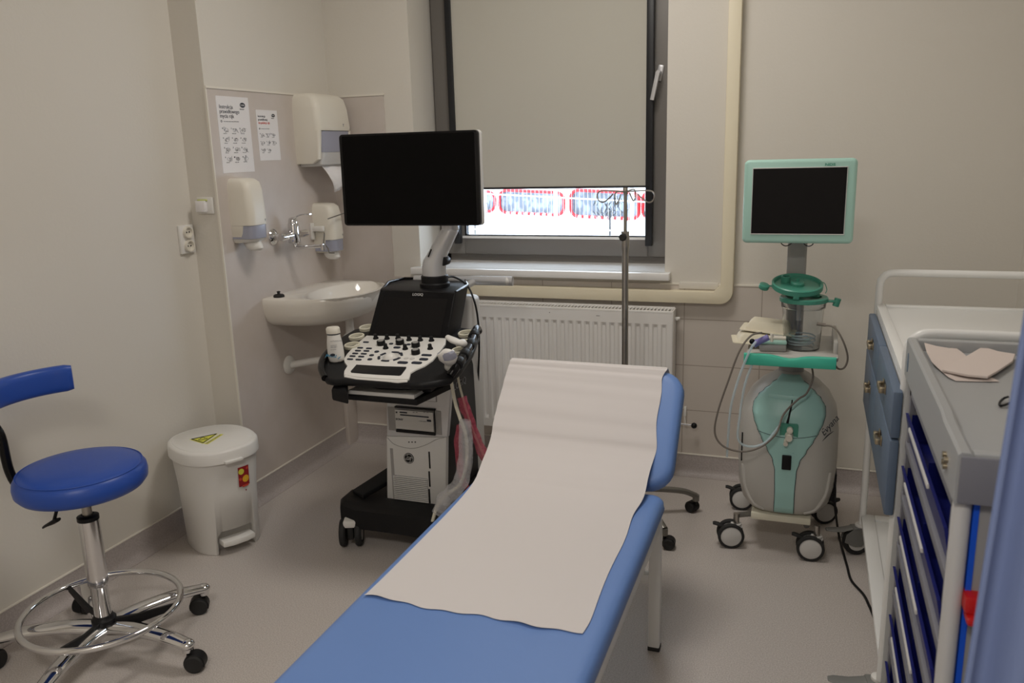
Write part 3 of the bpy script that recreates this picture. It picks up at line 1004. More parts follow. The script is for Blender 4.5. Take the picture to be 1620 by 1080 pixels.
for k, a in enumerate(STARA):
    part('star_leg', M['chrome'], stl, lambda b: starleg(b, a, .315, .088, .085), 50)
    u = Vector((math.cos(a), math.sin(a), 0))
    caster_simple(stl, sc + u * .315, a + [2.6, .4, 1.8, 1.2, 2.2][k])
part('hub', M['black'], stl, lambda b: b.lathe(sc, [(.03, .07), (.036, .075), (.036, .118), (.03, .124), (.028, .13)], 28))
part('gas_column', M['chrome'], stl, lambda b: b.lathe(sc, [(.025, .12), (.025, .225), (.027, .228), (.027, .232), (.030, .236), (.030, .455)], 32))
part('column_collar', M['black'], stl, lambda b: b.lathe(sc, [(.031, .448), (.031, .460), (.02, .464), (.014, .462)], 32))
part('piston', M['steel'], stl, lambda b: b.cyl(sc + Vector((0, 0, .46)), sc + Vector((0, 0, .515)), .014, n=20))
part('foot_ring', M['chrome'], stl, lambda b: b.tube([sc + Vector((.227 * math.cos(a), .227 * math.sin(a), .150)) for a in [2 * PI * i / 64 for i in range(64)]], .0105, 12, closed=True), 60)
for a in (math.radians(22), math.radians(162), math.radians(-74)):
    u = Vector((math.cos(a), math.sin(a), 0))
    v_ = Vector((-u.y, u.x, 0))
    part('ring_bracket', M['black'], stl, lambda b: b.loft([[sc + u * r_ + v_ * (s1 * w_) + Vector((0, 0, z + s2 * h_)) for s1, s2 in ((-1, -1), (1, -1), (1, 1), (-1, 1))] for r_, z, w_, h_ in ((.025, .10, .007, .016), (.10, .110, .005, .015), (.220, .146, .004, .010))]))
zsf = .548


def f(b):
    R = .183
    prof = [(0, 0), (R * .80, 0), (R * .93, .004), (R * .99, .018), (R, .036), (R * .985, .052), (R * .93, .066), (R * .85, .074), (R * .6, .080), (R * .3, .082), (0, .082)]
    b.lathe(sc + Vector((0, 0, zsf)), prof, 56)
seat = part('seat', M['bluevinyl'], stl, f, 60)
part('seam', M['bluevinyl'], seat, lambda b: b.tube([sc + Vector((.170 * math.cos(a), .170 * math.sin(a), zsf + .0675)) for a in [2 * PI * i / 64 for i in range(64)]], .0016, 6, closed=True))
part('seat_mechanism', M['black'], stl, lambda b: b.box(sc.x - .08, sc.x + .05, sc.y - .05, sc.y + .04, zsf - .014, zsf + .001, .004))
part('height_lever', M['black'], stl, lambda b: (b.tube([sc + Vector((-.02, -.035, zsf - .01)), sc + Vector((-.025, -.075, zsf - .03)), sc + Vector((-.028, -.09, zsf - .065))], .005, 8),
                                                 b.loft([[sc + Vector((-.03 + dx, -.09 + w_ * math.cos(a), z + h_ * math.sin(a))) for a in [2 * PI * i / 12 for i in range(12)]] for dx, z, w_, h_ in ((.018, zsf - .062, .010, .006), (0, zsf - .07, .018, .008), (-.03, zsf - .085, .017, .005), (-.045, zsf - .095, .006, .003))])))
# backrest: a curved pad on a bent black bar at the left
bd = Vector((-.975, -.22, 0)).normalized()          # from the seat centre towards the backrest


def f(b):
    Rb = .235
    rings = []
    for i in range(25):
        t = math.radians(-58 + 116 * i / 24)
        a = math.atan2(bd.y, bd.x) + t
        u = Vector((math.cos(a), math.sin(a), 0))
        e = min(1, (1 - abs(i - 12) / 12) * 7 + .55)
        c = sc + u * Rb + Vector((0, 0, .836))
        hw, hh = .022 * e, .042 * (.8 + .2 * e)
        rings.append([c + u * (hw * math.copysign(abs(math.cos(p)) ** .6, math.cos(p))) + Vector((0, 0, hh * math.copysign(abs(math.sin(p)) ** .6, math.sin(p)))) for p in [2 * PI * k / 20 for k in range(20)]])
    b.loft(rings)
part('backrest', M['bluevinyl'], stl, f, 60)
part('backrest_bar', M['blackg'], stl, lambda b: b.tube(spline([sc + bd * .10 + Vector((0, 0, zsf - .005)), sc + bd * .20 + Vector((0, 0, zsf + .0)), sc + bd * .232 + Vector((0, 0, zsf + .05)), sc + bd * .240 + Vector((0, 0, zsf + .16)), sc + bd * .266 + Vector((0, 0, zsf + .22)), sc + bd * .264 + Vector((0, 0, zsf + .33))], 6), (.014), 12, flat=(0, 0, 1)))

# ============================================================ EXAMINATION COUCH
CX0, CX1, CY0, CYH, CZ = -.955, -.358, .62, 2.268, .50
co = empty('examination_couch', ((CX0 + CX1) / 2, 1.5, 0), 'light blue examination couch with raised head section and white metal legs', 'couch')


def pad(b, T, L, W, th, rr=.028, cr=.035):
    """soft pad: local x across (0..W), y along (0..L), z up to 0 at the top face"""
    def sec(ins, z):
        return [T @ Vector((x, y, z)) for x, y in rrect(ins, W - ins, ins, L - ins, max(cr - ins * .3, .012), 6)]
    b.loft([sec(rr * .5, -th), sec(.004, -th + .008), sec(0, -th * .62), sec(.002, -rr), sec(rr * .12, -rr * .55), sec(rr * .38, -rr * .2), sec(rr * .8, -rr * .03), sec(rr * 1.2, 0)])


part('seat_pad', M['couch'], co, lambda b: pad(b, Matrix.Translation((CX0, CY0, CZ)), CYH - CY0, CX1 - CX0, .058), 60)
HA = math.atan2(.300, .290)
HT = Matrix.Translation((CX0, CYH + .012, CZ - .012)) @ Matrix.Rotation(HA, 4, 'X')
part('head_pad', M['couch'], co, lambda b: pad(b, HT @ Matrix.Translation((.022, .012, .020)), .402, CX1 - CX0 - .022 + .010, .058, .026, .075), 60)
part('head_board', M['whitepaint'], co, lambda b: b.box(.06, CX1 - CX0 - .06, .05, .40, -.058, -.040, .003), T=HT)
part('pad_board', M['whitepaint'], co, lambda b: b.box(CX0 + .02, CX1 - .02, CY0 + .02, CYH - .02, CZ - .073, CZ - .058, .003))
lz = CZ - .074
for lx, ly in ((CX1 - .043, CYH - .045), (CX0 + .012, CYH - .045), (CX1 - .043, CY0 + .10), (CX0 + .012, CY0 + .10)):
    lg = part('leg', M['whitepaint'], co, lambda b: b.box(lx, lx + .034, ly, ly + .034, .012, lz, .003))
    part('foot_cap', M['rubber'], lg, lambda b: b.box(lx - .001, lx + .035, ly - .001, ly + .035, 0, .013, .002))
for ly in (CYH - .045, CY0 + .10):
    part('cross_bar', M['whitepaint'], co, lambda b: b.box(CX0 + .046, CX1 - .043, ly + .004, ly + .030, .225, .250, .002))
for lx in (CX0 + .012, CX1 - .043):
    part('side_rail', M['whitepaint'], co, lambda b: b.box(lx + .002, lx + .032, CY0 + .134, CYH - .045, lz - .030, lz, .002))
part('head_support', M['steel'], co, lambda b: b.tube([HT @ Vector((.14, .30, -.058)), (CX0 + .14, CYH - .02, CZ - .10), ], .008, 8))
part('head_support', M['steel'], co, lambda b: b.tube([HT @ Vector((.46, .30, -.058)), (CX0 + .46, CYH - .02, CZ - .10), ], .008, 8))

# paper sheet over the couch
random.seed(3)
pp = MB()
prof = [(1.495, CZ + .0015), (1.60, CZ + .0015), (1.80, CZ + .0015), (1.96, CZ + .002), (2.08, CZ + .005), (2.17, CZ + .014), (2.25, CZ + .042)]
tan_ = Vector((0, math.cos(HA), math.sin(HA)))
nrm_ = Vector((0, -math.sin(HA), math.cos(HA)))
hb = HT @ Vector((0, .012, .0225))
prof2 = [hb + tan_ * t + nrm_ * .0 for t in (.10, .16, .24, .32, .37, .395)]
pts = [Vector((0, y, z)) for y, z in prof] + prof2
pts += [hb + tan_ * .410 - nrm_ * .010, hb + tan_ * .414 - nrm_ * .040, hb + tan_ * .414 - nrm_ * .10]
curve = spline(pts, 8)
NX = 48
rows = []
ph = [random.uniform(0, 6) for _ in range(12)]
for j, c in enumerate(curve):
    v = j / (len(curve) - 1)
    row = []
    for i in range(NX + 1):
        u = i / NX
        xl = -.928 - .012 * min(1, max(0, (v - .35) / .2)) + .004 * math.sin(v * 9)
        xr = -.412 + .005 * math.sin(v * 15 + 1) + .003 * math.sin(v * 41)
        x = xl + (xr - xl) * u
        wv = 0
        if v > .35:
            kk = min(1, (v - .35) / .15)
            wv = kk * (.0009 * math.sin(v * 95 + 1.8 * u + ph[0]) + .0007 * math.sin(v * 61 - 1.1 * u + ph[1]) + .0005 * math.sin(v * 173 + 3 * u))
        wv += .0012 * max(0, math.sin(u * 5 + v * 14 + ph[2])) * (1 - v) * .6
        p = Vector((x, c.y, c.z))
        if j == 0:
            p.y += .004 * math.sin(u * 14) + .003 * math.sin(u * 37)
            p.z += .004 * max(0, math.sin(u * 9 + 1)) ** 3
        row.append(p + Vector((0, -.6, .8)) * (wv + .0015 * (v > .35)) + Vector((0, 0, .0012)))
    rows.append(row)
pp.grid(rows)
tag(pp.build('couch_paper_sheet', M['paper'], None, 80), 'white crepe paper sheet laid over the head half of the blue couch', 'paper sheet')

# ============================================================ DRIP STAND
ic = Vector((-.665, 3.12, 0))
iv = empty('drip_stand', ic, 'steel drip stand with four hooks behind the couch, in front of the radiator', 'drip stand')
part('lower_pole', M['steel'], iv, lambda b: b.cyl(ic + Vector((0, 0, .10)), ic + Vector((0, 0, 1.12)), .0125, n=20))
part('upper_pole', M['steel'], iv, lambda b: b.cyl(ic + Vector((0, 0, 1.12)), ic + Vector((0, 0, 1.335)), .007, n=16))
part('clamp_collar', M['steel'], iv, lambda b: (b.cyl(ic + Vector((0, 0, 1.12)), ic + Vector((0, 0, 1.178)), .0155, n=20), b.cyl(ic + Vector((0, 0, 1.098)), ic + Vector((0, 0, 1.12)), .0125, .0155, n=20)))
part('clamp_knob', M['rubber'], iv, lambda b: b.lathe(ic + Vector((-.004, -.014, 1.158)), [(.005, 0), (.012, .002), (.015, .006), (.015, .016), (.011, .020)], 8, (0, -1, 0)))
part('top_cap', M['steel'], iv, lambda b: b.cyl(ic + Vector((0, 0, 1.318)), ic + Vector((0, 0, 1.342)), .0095, n=16, bev=.002))
for a in (math.radians(-8), math.radians(172), math.radians(82), math.radians(-98)):
    u = Vector((math.cos(a), math.sin(a), 0))
    def hk(b):
        b.tube(spline([ic + Vector((0, 0, 1.327)), ic + u * .05 + Vector((0, 0, 1.330)), ic + u * .098 + Vector((0, 0, 1.330)), ic + u * .114 + Vector((0, 0, 1.316)), ic + u * .108 + Vector((0, 0, 1.294)), ic + u * .088 + Vector((0, 0, 1.288)), ic + u * .062 + Vector((0, 0, 1.306)), ic + u * .05 + Vector((0, 0, 1.319))], 6), .0028, 8)
    part('hook', M['steel'], iv, hk)
part('base_hub', M['greysteel'], iv, lambda b: b.lathe(ic, [(.022, .09), (.030, .095), (.030, .135), (.018, .15), (.014, .155)], 24))
for k, a in enumerate([math.radians(x) for x in (24, -48, -120, 168, 96)]):
    def lg(b):
        u = Vector((math.cos(a), math.sin(a), 0))
        n = 10
        pts = spline([ic + u * .02 + Vector((0, 0, .118)), ic + u * .12 + Vector((0, 0, .116)), ic + u * .24 + Vector((0, 0, .100)), ic + u * .30 + Vector((0, 0, .075))], 5)
        b.tube(pts, [(.015, .012)] * len(pts), 12, flat=(-u.y, u.x, 0))
        b.cyl(pts[-1] + Vector((0, 0, .004)), pts[-1] - Vector((0, 0, .022)), .014, n=16)
    part('base_leg', M['greysteel'], iv, lg, 50)
    u = Vector((math.cos(a), math.sin(a), 0))
    caster_simple(iv, ic + u * .30, a + [2.2, .9, 2.0, 1, 2][k], r=.022)

# ============================================================ MINT MONITOR CART
mc = Vector((-.040, 3.12, 0))
md_ = empty('medical_monitor_cart', mc, 'mint and grey mobile medical unit with a monitor on a column, beside the trolleys', 'medical device')


def zcap(z):
    return z if z < .54 else .54 + (z - .54) * .82


def secdims(z):
    """half width and half depth of the body at height z"""
    z = z if z < .54 else .54 + (z - .54) / .82
    ks = [(.150, .118, .120), (.158, .135, .140), (.19, .158, .165), (.25, .172, .178), (.36, .177, .182), (.46, .176, .180), (.54, .165, .168), (.60, .140, .146), (.645, .105, .118), (.675, .070, .085), (.695, .045, .060), (.700, .036, .05)]
    for (z0, a0, b0), (z1, a1, b1) in zip(ks, ks[1:]):
        if z <= z1:
            t = max(0, (z - z0) / (z1 - z0))
            return a0 + (a1 - a0) * t, b0 + (b1 - b0) * t
    return ks[-1][1:]


def bodyring(z, n=48, e=2.8):
    a_, b_ = secdims(z)
    out = []
    for i in range(n):
        t = 2 * PI * i / n
        c_, s_ = math.cos(t), math.sin(t)
        out.append(mc + Vector((a_ * math.copysign(abs(c_) ** (2 / e), c_), b_ * math.copysign(abs(s_) ** (2 / e), s_), z)))
    return out


def front(x, z, off=.003, e=2.8):
    a_, b_ = secdims(z)
    t = min(.999, abs(x) / a_)
    return mc + Vector((x, -b_ * (1 - t ** e) ** (1 / e) - off, z))


ZS = [.150, .154, .158, .17, .19, .22, .25, .30, .36, .41, .46, .50, .54, .57, .60, .6225, .645, .66, .675, .685, .695, .700]
part('body_shell', M['body'], md_, lambda b: b.loft([bodyring(zcap(z)) for z in ZS]), 60)
KW = [(.165, .034), (.25, .033), (.34, .036), (.38, .045), (.42, .066), (.46, .088), (.49, .104), (.52, .117), (.55, .124), (.58, .122), (.61, .108), (.635, .088), (.66, .064), (.68, .042), (.696, .03)]


def kw(z):
    z = z if z < .54 else .54 + (z - .54) / .82
    for (z0, a), (z1, c_) in zip(KW, KW[1:]):
        if z <= z1:
            t = (z - z0) / (z1 - z0)
            t = t * t * (3 - 2 * t)
            return a + (c_ - a) * t
    return KW[-1][1]


def f(b):
    zz = [.165 + (zcap(.696) - .165) * i / 56 for i in range(57)]
    b.loft([[front(min(kw(z), secdims(z)[0] * .97) * (-1 + 2 * i / 20), z) for i in range(21)] for z in zz], closed=False, cap0=False, cap1=False)
fp = part('front_panel', M['mint2'], md_, f, 70, mods=[('SOLIDIFY', dict(thickness=.003, offset=0))])
for s_ in (-1, 1):
    part('panel_seam', M['ink'], fp, lambda b: b.tube([front(s_ * (min(kw(z), secdims(z)[0] * .97) + .001), z, .0025) for z in [.165 + (zcap(.69) - .165) * i / 50 for i in range(51)]], .0012, 5))
part('cover_seam', M['ink'], fp, lambda b: b.tube([front(-.098 + .196 * i / 20, .480 - .012 * math.sin(PI * i / 20), .0052) for i in range(21)], .0009, 5))
part('handle_recess', M['mint2'], fp, lambda b: b.tube([front(-.072 + .13 * i / 14, .615 - .003 * i / 14 - .012, .004) for i in range(15)], [(.013, .005)] * 15, 10, flat=(0, 0, 1)), label='raised grip across the top of the panel')
part('connector_recess', M['green'], fp, lambda b: b.prism([(mc.x + x, front(0, .48).y - .002, z) for x, z in rrect(-.026, .036, .440, .520, .006, 3)], (0, .03, 0)))
part('vent_slit', M['black'], fp, lambda b: b.tube([front(.012, .612, .006), front(.008, .575, .006), front(-.002, .52, .006)], [.0022, .003, .0045], 8))
part('plug', M['offwhite'], fp, lambda b: (b.cyl(front(.008, .500, 0), front(.008, .500, .030), .011, n=14, bev=.003), b.cyl(front(.006, .478, 0), front(.006, .475, .034), .015, .012, n=14), b.cyl(front(-.002, .460, 0), front(-.004, .452, .030), .008, n=12)))
part('switch_recess', M['mint2'], fp, lambda b: b.prism([(mc.x + x, front(0, .38).y - .002, z) for x, z in rrect(-.022, .026, .343, .414, .004, 3)], (0, .03, 0)))
part('power_switch', M['black'], fp, lambda b: b.box(mc.x - .014, mc.x + .018, front(0, .38).y - .010, front(0, .38).y + .002, .350, .404, .003))
part('side_vent', M['black'], md_, lambda b: b.tube([front(-.158, z, .001) for z in (.45, .40, .34)], .0035, 6))
for s_ in (-1, 1):
    part('skirt_ridge', M['body'], md_, lambda b: b.tube(spline([front(s_ * .150, .33, -.004), front(s_ * .140, .25, -.003), front(s_ * .110, .19, -.003), front(s_ * .07, .168, -.004)], 6), [(.008)] * 19, 10), label='raised ridge curving round the lower body')
text('side_script', 'Evyana', .030, frame(front(.122, .475, .004), (.55, .25, .70), (-.6, .1, .75)), M['ink'], md_, shear=.4)
part('side_underline', M['ink'], md_, lambda b: b.tube(spline([front(.118, .458, .003), front(.135, .475, .003), front(.155, .483, .002)], 5), [.0004 + .0014 * math.sin(PI * i / 10) for i in range(11)], 6))
part('chassis', M['ivory'], md_, lambda b: b.box(mc.x - .115, mc.x + .095, mc.y - .150, mc.y + .17, .126, .152, .003))
part('power_inlet', M['black'], md_, lambda b: b.box(mc.x + .150, mc.x + .178, mc.y - .06, mc.y + .05, .19, .30, .004))


def caster_twin(parent, pos, ang, r=.049, metal=True, pedal=True):
    T = Matrix.Translation(pos) @ Matrix.Rotation(ang, 4, 'Z')
    o = part('caster', M['lgrey'], parent, lambda b: (b.cyl((-.02, 0, r * 1.75), (-.02, 0, r * 1.9), .020, n=20),
        b.loft([[Vector((x, y, z)) for x, z in ((-.042, r * 1.75), (0.004, r * 1.75), (.022, r * 1.1), (.012, r * .8), (-.012, r * .8), (-.034, r * 1.2))] for y in (-.011, .011)])), T=T)
    part('stem', M['steel'], o, lambda b: b.cyl((-.02, 0, r * 1.9), (-.02, 0, r * 1.9 + .040), .011, n=16), T=T)
    for s_ in (-1, 1):
        wv = part('wheel', M['rubber'], o, lambda b: b.lathe((0, 0, r), [(r * .78, .010 * s_), (r * .95, .011 * s_), (r, .015 * s_), (r, .026 * s_), (r * .95, .030 * s_), (r * .80, .031 * s_), (r * .78, .027 * s_)], 32, (0, 1, 0)), T=T)
        part('hub_cap', M['lgrey'], wv, lambda b: b.lathe((0, 0, r), [(0, .010 * s_), (r * .79, .010 * s_), (r * .79, .028 * s_), (r * .70, .0305 * s_), (0, .031 * s_)], 32, (0, 1, 0)), T=T)
    if pedal:
        part('brake_pedal', M['rubber'], o, lambda b: b.loft([[Vector((x, w_ * math.cos(a), z + .006 * math.sin(a))) for a in [2 * PI * i / 12 for i in range(12)]] for x, z, w_ in ((.02, r * 1.5, .008), (.042, r * 1.75, .016), (.058, r * 1.85, .014), (.066, r * 1.85, .006))]), T=T)
    return o


CASP = [((-.228, 2.985), 3.35), ((.058, 2.965), 3.2), ((-.215, 3.34), 3.25), ((.105, 3.30), .4)]
for (x, y), a in CASP:
    caster_twin(md_, Vector((x, y, 0)), a)
    part('outrigger', M['greysteel'], md_, lambda b: b.tube([(x + (.016 if x < 0 else -.016) * 1, y + .01, .122), (mc.x + (-.10 if x < 0 else .08), y + (.04 if y < 3.1 else -.03), .126)], .011, 8))
part('column', M['mgrey'], md_, lambda b: b.prism([mc + Vector((x, y, .69)) for x, y in rrect(-.033, .033, -.022, .030, .010, 3)], (0, 0, .545)))
part('column_collar', M['mgrey'], md_, lambda b: b.lathe(mc, [(.05, .655), (.044, .67), (.040, .765)], 28, sy=.85))
# shelf
shz = .765
part('shelf', M['body'], md_, lambda b: (b.prism([(x, y, shz) for x, y in rrect(-.190, .112, 2.885, 3.24, .025, 4)], (0, 0, .014), .003),
                                         b.box(.095, .110, 2.95, 3.24, shz + .008, shz + .055, .004)))
def f(b):
    out = []
    n = 16
    for i in range(n + 1):
        t = i / n
        x = -.195 + (.105 + .195) * t
        dip = .010 * math.exp(-((t - .5) / .14) ** 2)
        out.append((x, dip, t))
    top = [Vector((x, 2.868, shz + .020 - d * 1.2)) for x, d, t in out]
    bot = [Vector((x, 2.868, shz - .020)) for x, d, t in out]
    b.prism(top + bot[::-1], (0, .022, 0), .004)
part('shelf_edge', M['tgreen'], md_, f, label='teal front bumper of the shelf')
# monitor
mA, mB_ = P(1178, 255, 'y', 2.95), P(1349, 386, 'y', 2.95)
mo = part('monitor', M['mint'], md_, lambda b: (b.prism([(x, 2.95, z) for x, z in rrect(mA.x, mB_.x, mB_.z, mA.z + .003, .016, 5)], (0, .055, 0), .010, 3), b.box(mA.x + .05, mB_.x - .05, 3.0, 3.05, mB_.z + .04, mA.z - .04, .02)), 50)
sA, sB = P(1192, 267, 'y', 2.947), P(1334, 370, 'y', 2.947)
part('screen', M['screen2'], mo, lambda b: b.box(sA.x, sB.x, 2.9475, 2.952, sB.z, sA.z))
part('screen_bevel', M['lgrey'], mo, lambda b: b.tube([(sA.x - .001, 2.949, sA.z + .001), (sB.x + .002, 2.949, sA.z + .001), (sB.x + .002, 2.949, sB.z - .002), (sA.x - .001, 2.949, sB.z - .002)], .0022, 6, closed=True))
text('maker_name', 'NDS', .011, frame(P(1305, 262, 'y', 2.9485), (1, 0, 0), (0, 0, 1)), M['green'], mo, xs=1.5, bold=.0003)
part('monitor_mount', M['mgrey'], md_, lambda b: b.box(mc.x - .03, mc.x + .03, 3.03, 3.13, 1.20, 1.28, .004))
for s_ in (-1, 1):
    part('monitor_cable', M['black'], md_, lambda b: b.tube(spline([(mc.x + s_ * .055 - .003, 3.0, 1.165), (mc.x + s_ * .05, 3.01, 1.148), (mc.x + s_ * .035, 3.03, 1.140), (mc.x + s_ * .018, 3.06, 1.150), (mc.x + s_ * .016, 3.09, 1.18)], 6), .0018, 6))
# grey cable coming off the shelf, looping and plugging into the front
gc = MB()
def C(px, py, y): return P(px, py, 'y', y)
gc.tube(spline([C(1205, 526, 2.90), C(1188, 531, 2.87), C(1170, 555, 2.85), C(1153, 600, 2.85), C(1136, 650, 2.85), C(1131, 685, 2.85), C(1145, 706, 2.85), C(1175, 714, 2.86), C(1205, 706, 2.87), C(1228, 685, 2.88), C(1240, 655, 2.91), C(1262, 632, 2.925), C(1276, 622, 2.94), C(1286, 598, 2.97), C(1283, 575, 3.0), C(1278, 560, 3.05)], 7), .0035, 8)
tag(gc.build('sensor_cable', M['cable'], None), 'grey cable hanging in a wide loop across the front of the mint device', 'cable')
gc = MB()
gc.tube(spline([C(1300, 514, 2.95), C(1320, 518, 2.93), C(1334, 540, 2.92), C(1341, 565, 2.93), C(1336, 581, 2.94), C(1326, 583, 2.95), C(1318, 572, 2.97), C(1312, 560, 3.0)], 7), .0033, 8)
gc.cyl(C(1292, 512, 2.95), C(1306, 514, 2.95), .006, n=10)
tag(gc.build('grey_lead', M['cable'], None), 'short grey lead looping off the right end of the mint shelf', 'cable')
gc = MB()
gc.tube(spline([C(1196, 540, 2.86), C(1186, 555, 2.85), C(1168, 600, 2.85), C(1156, 645, 2.85), C(1152, 690, 2.86), C(1150, 722, 2.88)], 6), .0042, 8)
gc.tube(spline([C(1190, 575, 2.88), C(1178, 610, 2.87), C(1170, 660, 2.86), C(1168, 695, 2.86), C(1185, 706, 2.87), C(1210, 700, 2.88), C(1234, 672, 2.90)], 6), .0042, 8)
tag(gc.build('clear_tubing', M['tube'], None), 'pale clear tubing hanging from the left of the mint shelf', 'tubing')
pc = MB()
pc.tube(spline([C(1310, 733, 3.10), C(1317, 742, 3.08), C(1321, 770, 3.05), C(1321, 800, 3.02), P(1326, 840, 'z', .02), P(1333, 870, 'z', .005), P(1340, 895, 'z', .005), P(1347, 918, 'z', .005), P(1366, 940, 'z', .005), P(1376, 960, 'z', .005), P(1388, 985, 'z', .005), P(1410, 1010, 'z', .005)], 8), .0045, 8)
tag(pc.build('power_cord', M['black'], None), 'black power cord running down from the mint device across the floor', 'cord')

# suction canister with green lid
cc = C(1268, 540, 3.02); cc.z = shz + .0145
ca = empty('suction_canister', cc, 'clear plastic suction canister with green rim standing on the mint shelf', 'canister')
part('jar', M['clear'], ca, lambda b: b.lathe(cc, [(.058, 0), (.061, .003), (.063, .03), (.070, .145), (.074, .148), (.076, .172), (.0735, .172), (.0715, .150), (.0675, .146), (.0605, .03), (.058, .006), (0, .006)], 40), 40)
part('rim_band', M['green'], ca, lambda b: b.lathe(cc, [(.076, .168), (.081, .170), (.081, .182), (.078, .186), (.060, .186), (.058, .176), (.0, .176)], 40))
part('spout', M['green'], ca, lambda b: (b.lathe(cc + Vector((.035, .02, .182)), [(.018, 0), (.018, .012), (.014, .012), (.013, .002)], 20), b.box(cc.x + .07, cc.x + .11, cc.y - .01, cc.y + .01, cc.z + .168, cc.z + .176, .002), b.cyl(cc + Vector((.105, 0, .155)), cc + Vector((.112, 0, .182)), .011, n=14)))
part('inner_tube', M['mgrey'], ca, lambda b: b.cyl(cc + Vector((-.012, 0, .10)), cc + Vector((-.012, 0, .168)), .010, n=14))
part('coiled_tubing', M['tube'], ca, lambda b: b.tube([cc + Vector(((.040 + .008 * math.sin(t * .7)) * math.cos(t), (.040 + .008 * math.sin(t * .7)) * math.sin(t), .012 + .0016 * t)) for t in [i * .35 for i in range(70)]], .003, 6))
lc = cc + Vector((-.024, -.002, .222))
LT = Matrix.Translation(lc) @ Matrix.Rotation(math.radians(13), 4, 'X') @ Matrix.Rotation(math.radians(3), 4, 'Y')
ld = empty('canister_lid', lc, 'loose round green lid with a port lying tilted on top of the canister', 'lid')
part('disc', M['green'], ld, lambda b: b.lathe((0, 0, 0), [(0, 0), (.078, 0), (.084, -.006), (.086, -.004), (.086, .012), (.082, .015), (.077, .012), (.075, .005), (0, .005)], 44), T=LT)
part('centre_boss', M['green'], ld, lambda b: b.lathe((0, 0, 0), [(.024, .004), (.024, .014), (.020, .018), (.006, .019), (.006, .030), (0, .030)], 24), T=LT)
part('port', M['green'], ld, lambda b: b.lathe((-.040, .022, 0), [(.016, .004), (.016, .026), (.012, .026), (.012, .006)], 20), T=LT)
part('tethered_cap', M['green'], ld, lambda b: (b.cyl((-.112, -.020, -.010), (-.108, -.022, .006), .018, n=18, bev=.003), b.box(-.10, -.078, -.016, -.008, -.004, .0, .001)), T=LT)
part('tether', M['green'], ld, lambda b: b.tube(spline([(.072, .02, .012), (.088, .016, .012), (.098, .0, -.004), (.095, -.01, -.016)], 6), .0014, 6), T=LT)
part('snap_tab', M['green'], ld, lambda b: [b.box(x - .010, x + .010, -.086, -.076, -.016, -.002, .002) for x in (.0,)], T=LT)

# pulp bowls, tray and connector on the left end of the shelf
def bowl(name, c, rz, w_, d_, h, label, m):
    T = Matrix.Translation(c) @ Matrix.Rotation(rz, 4, 'Z') @ Matrix.Rotation(math.radians(4), 4, 'Y')
    b = MB(T)
    rr = lambda s_, z: [Vector((x * s_, y * s_, z)) for x, y in rrect(-w_ / 2, w_ / 2, -d_ / 2, d_ / 2, .012, 4)]
    b.loft([rr(1, 0), rr(1, .003), rr(.80, .004), rr(.72, h * .7), rr(.62, h), rr(.45, h + .002)])
    tag(b.build(name, m, None, 40), label, 'bowl')
z0 = shz + .0148
bowl('pulp_bowl', Vector((-.165, 3.03, z0 + .014)), .15, .17, .13, .030, 'lower beige pulp bowl upside down at the left end of the mint shelf', M['pink'])
bowl('pulp_bowl', Vector((-.125, 3.07, z0 + .050)), -.08, .19, .13, .034, 'upper beige pulp bowl upside down beside the suction canister', M['pink'])
gt = MB(Matrix.Translation((-.105, 2.965, z0)) @ Matrix.Rotation(.1, 4, 'Z'))
gt.box(-.045, .045, -.03, .03, 0.0, .028, .006)
gt = gt.build('instrument_case', M['mgrey'])
tag(gt, 'small dark case with pale green top in front of the pulp bowls', 'case')
cv = MB(Matrix.Translation((-.105, 2.965, z0)) @ Matrix.Rotation(.1, 4, 'Z'))
cv.box(-.046, .046, -.031, .031, .0265, .038, .004)
o = cv.build('case_top', M['mint'], gt)
cn = empty('tube_connector', C(1205, 540, 2.905), 'violet and clear tube connector lying on the left front of the mint shelf', 'connector')
part('body_tube', M['purple'], cn, lambda b: (b.cyl(C(1199, 541, 2.905), C(1216, 533, 2.905), .011, n=16, bev=.002), b.cyl(C(1192, 545, 2.90), C(1199, 541, 2.905), .013, n=16)))
part('nozzle', M['offwhite'], cn, lambda b: (b.cyl(C(1216, 534, 2.905), C(1243, 535, 2.915), .007, n=12), b.cyl(C(1221, 528, 2.905), C(1221, 540, 2.905), .006, n=12)))
part('valve', M['blackg'], cn, lambda b: b.ball(C(1190, 540, 2.90), .010))

# ============================================================ ULTRASOUND MACHINE
uc = Vector((-1.42, 2.85, 0))
us = empty('ultrasound_machine', uc, 'black and light grey ultrasound machine with a large monitor, standing by the washbasin', 'ultrasound machine')
UP0, UN = (0, 2.33, .74), (0, -.06, .41)
un = Vector(UN).normalized()


def U(px, py, off=0.0):
    return PN(px, py, Vector(UP0) + un * off, UN)


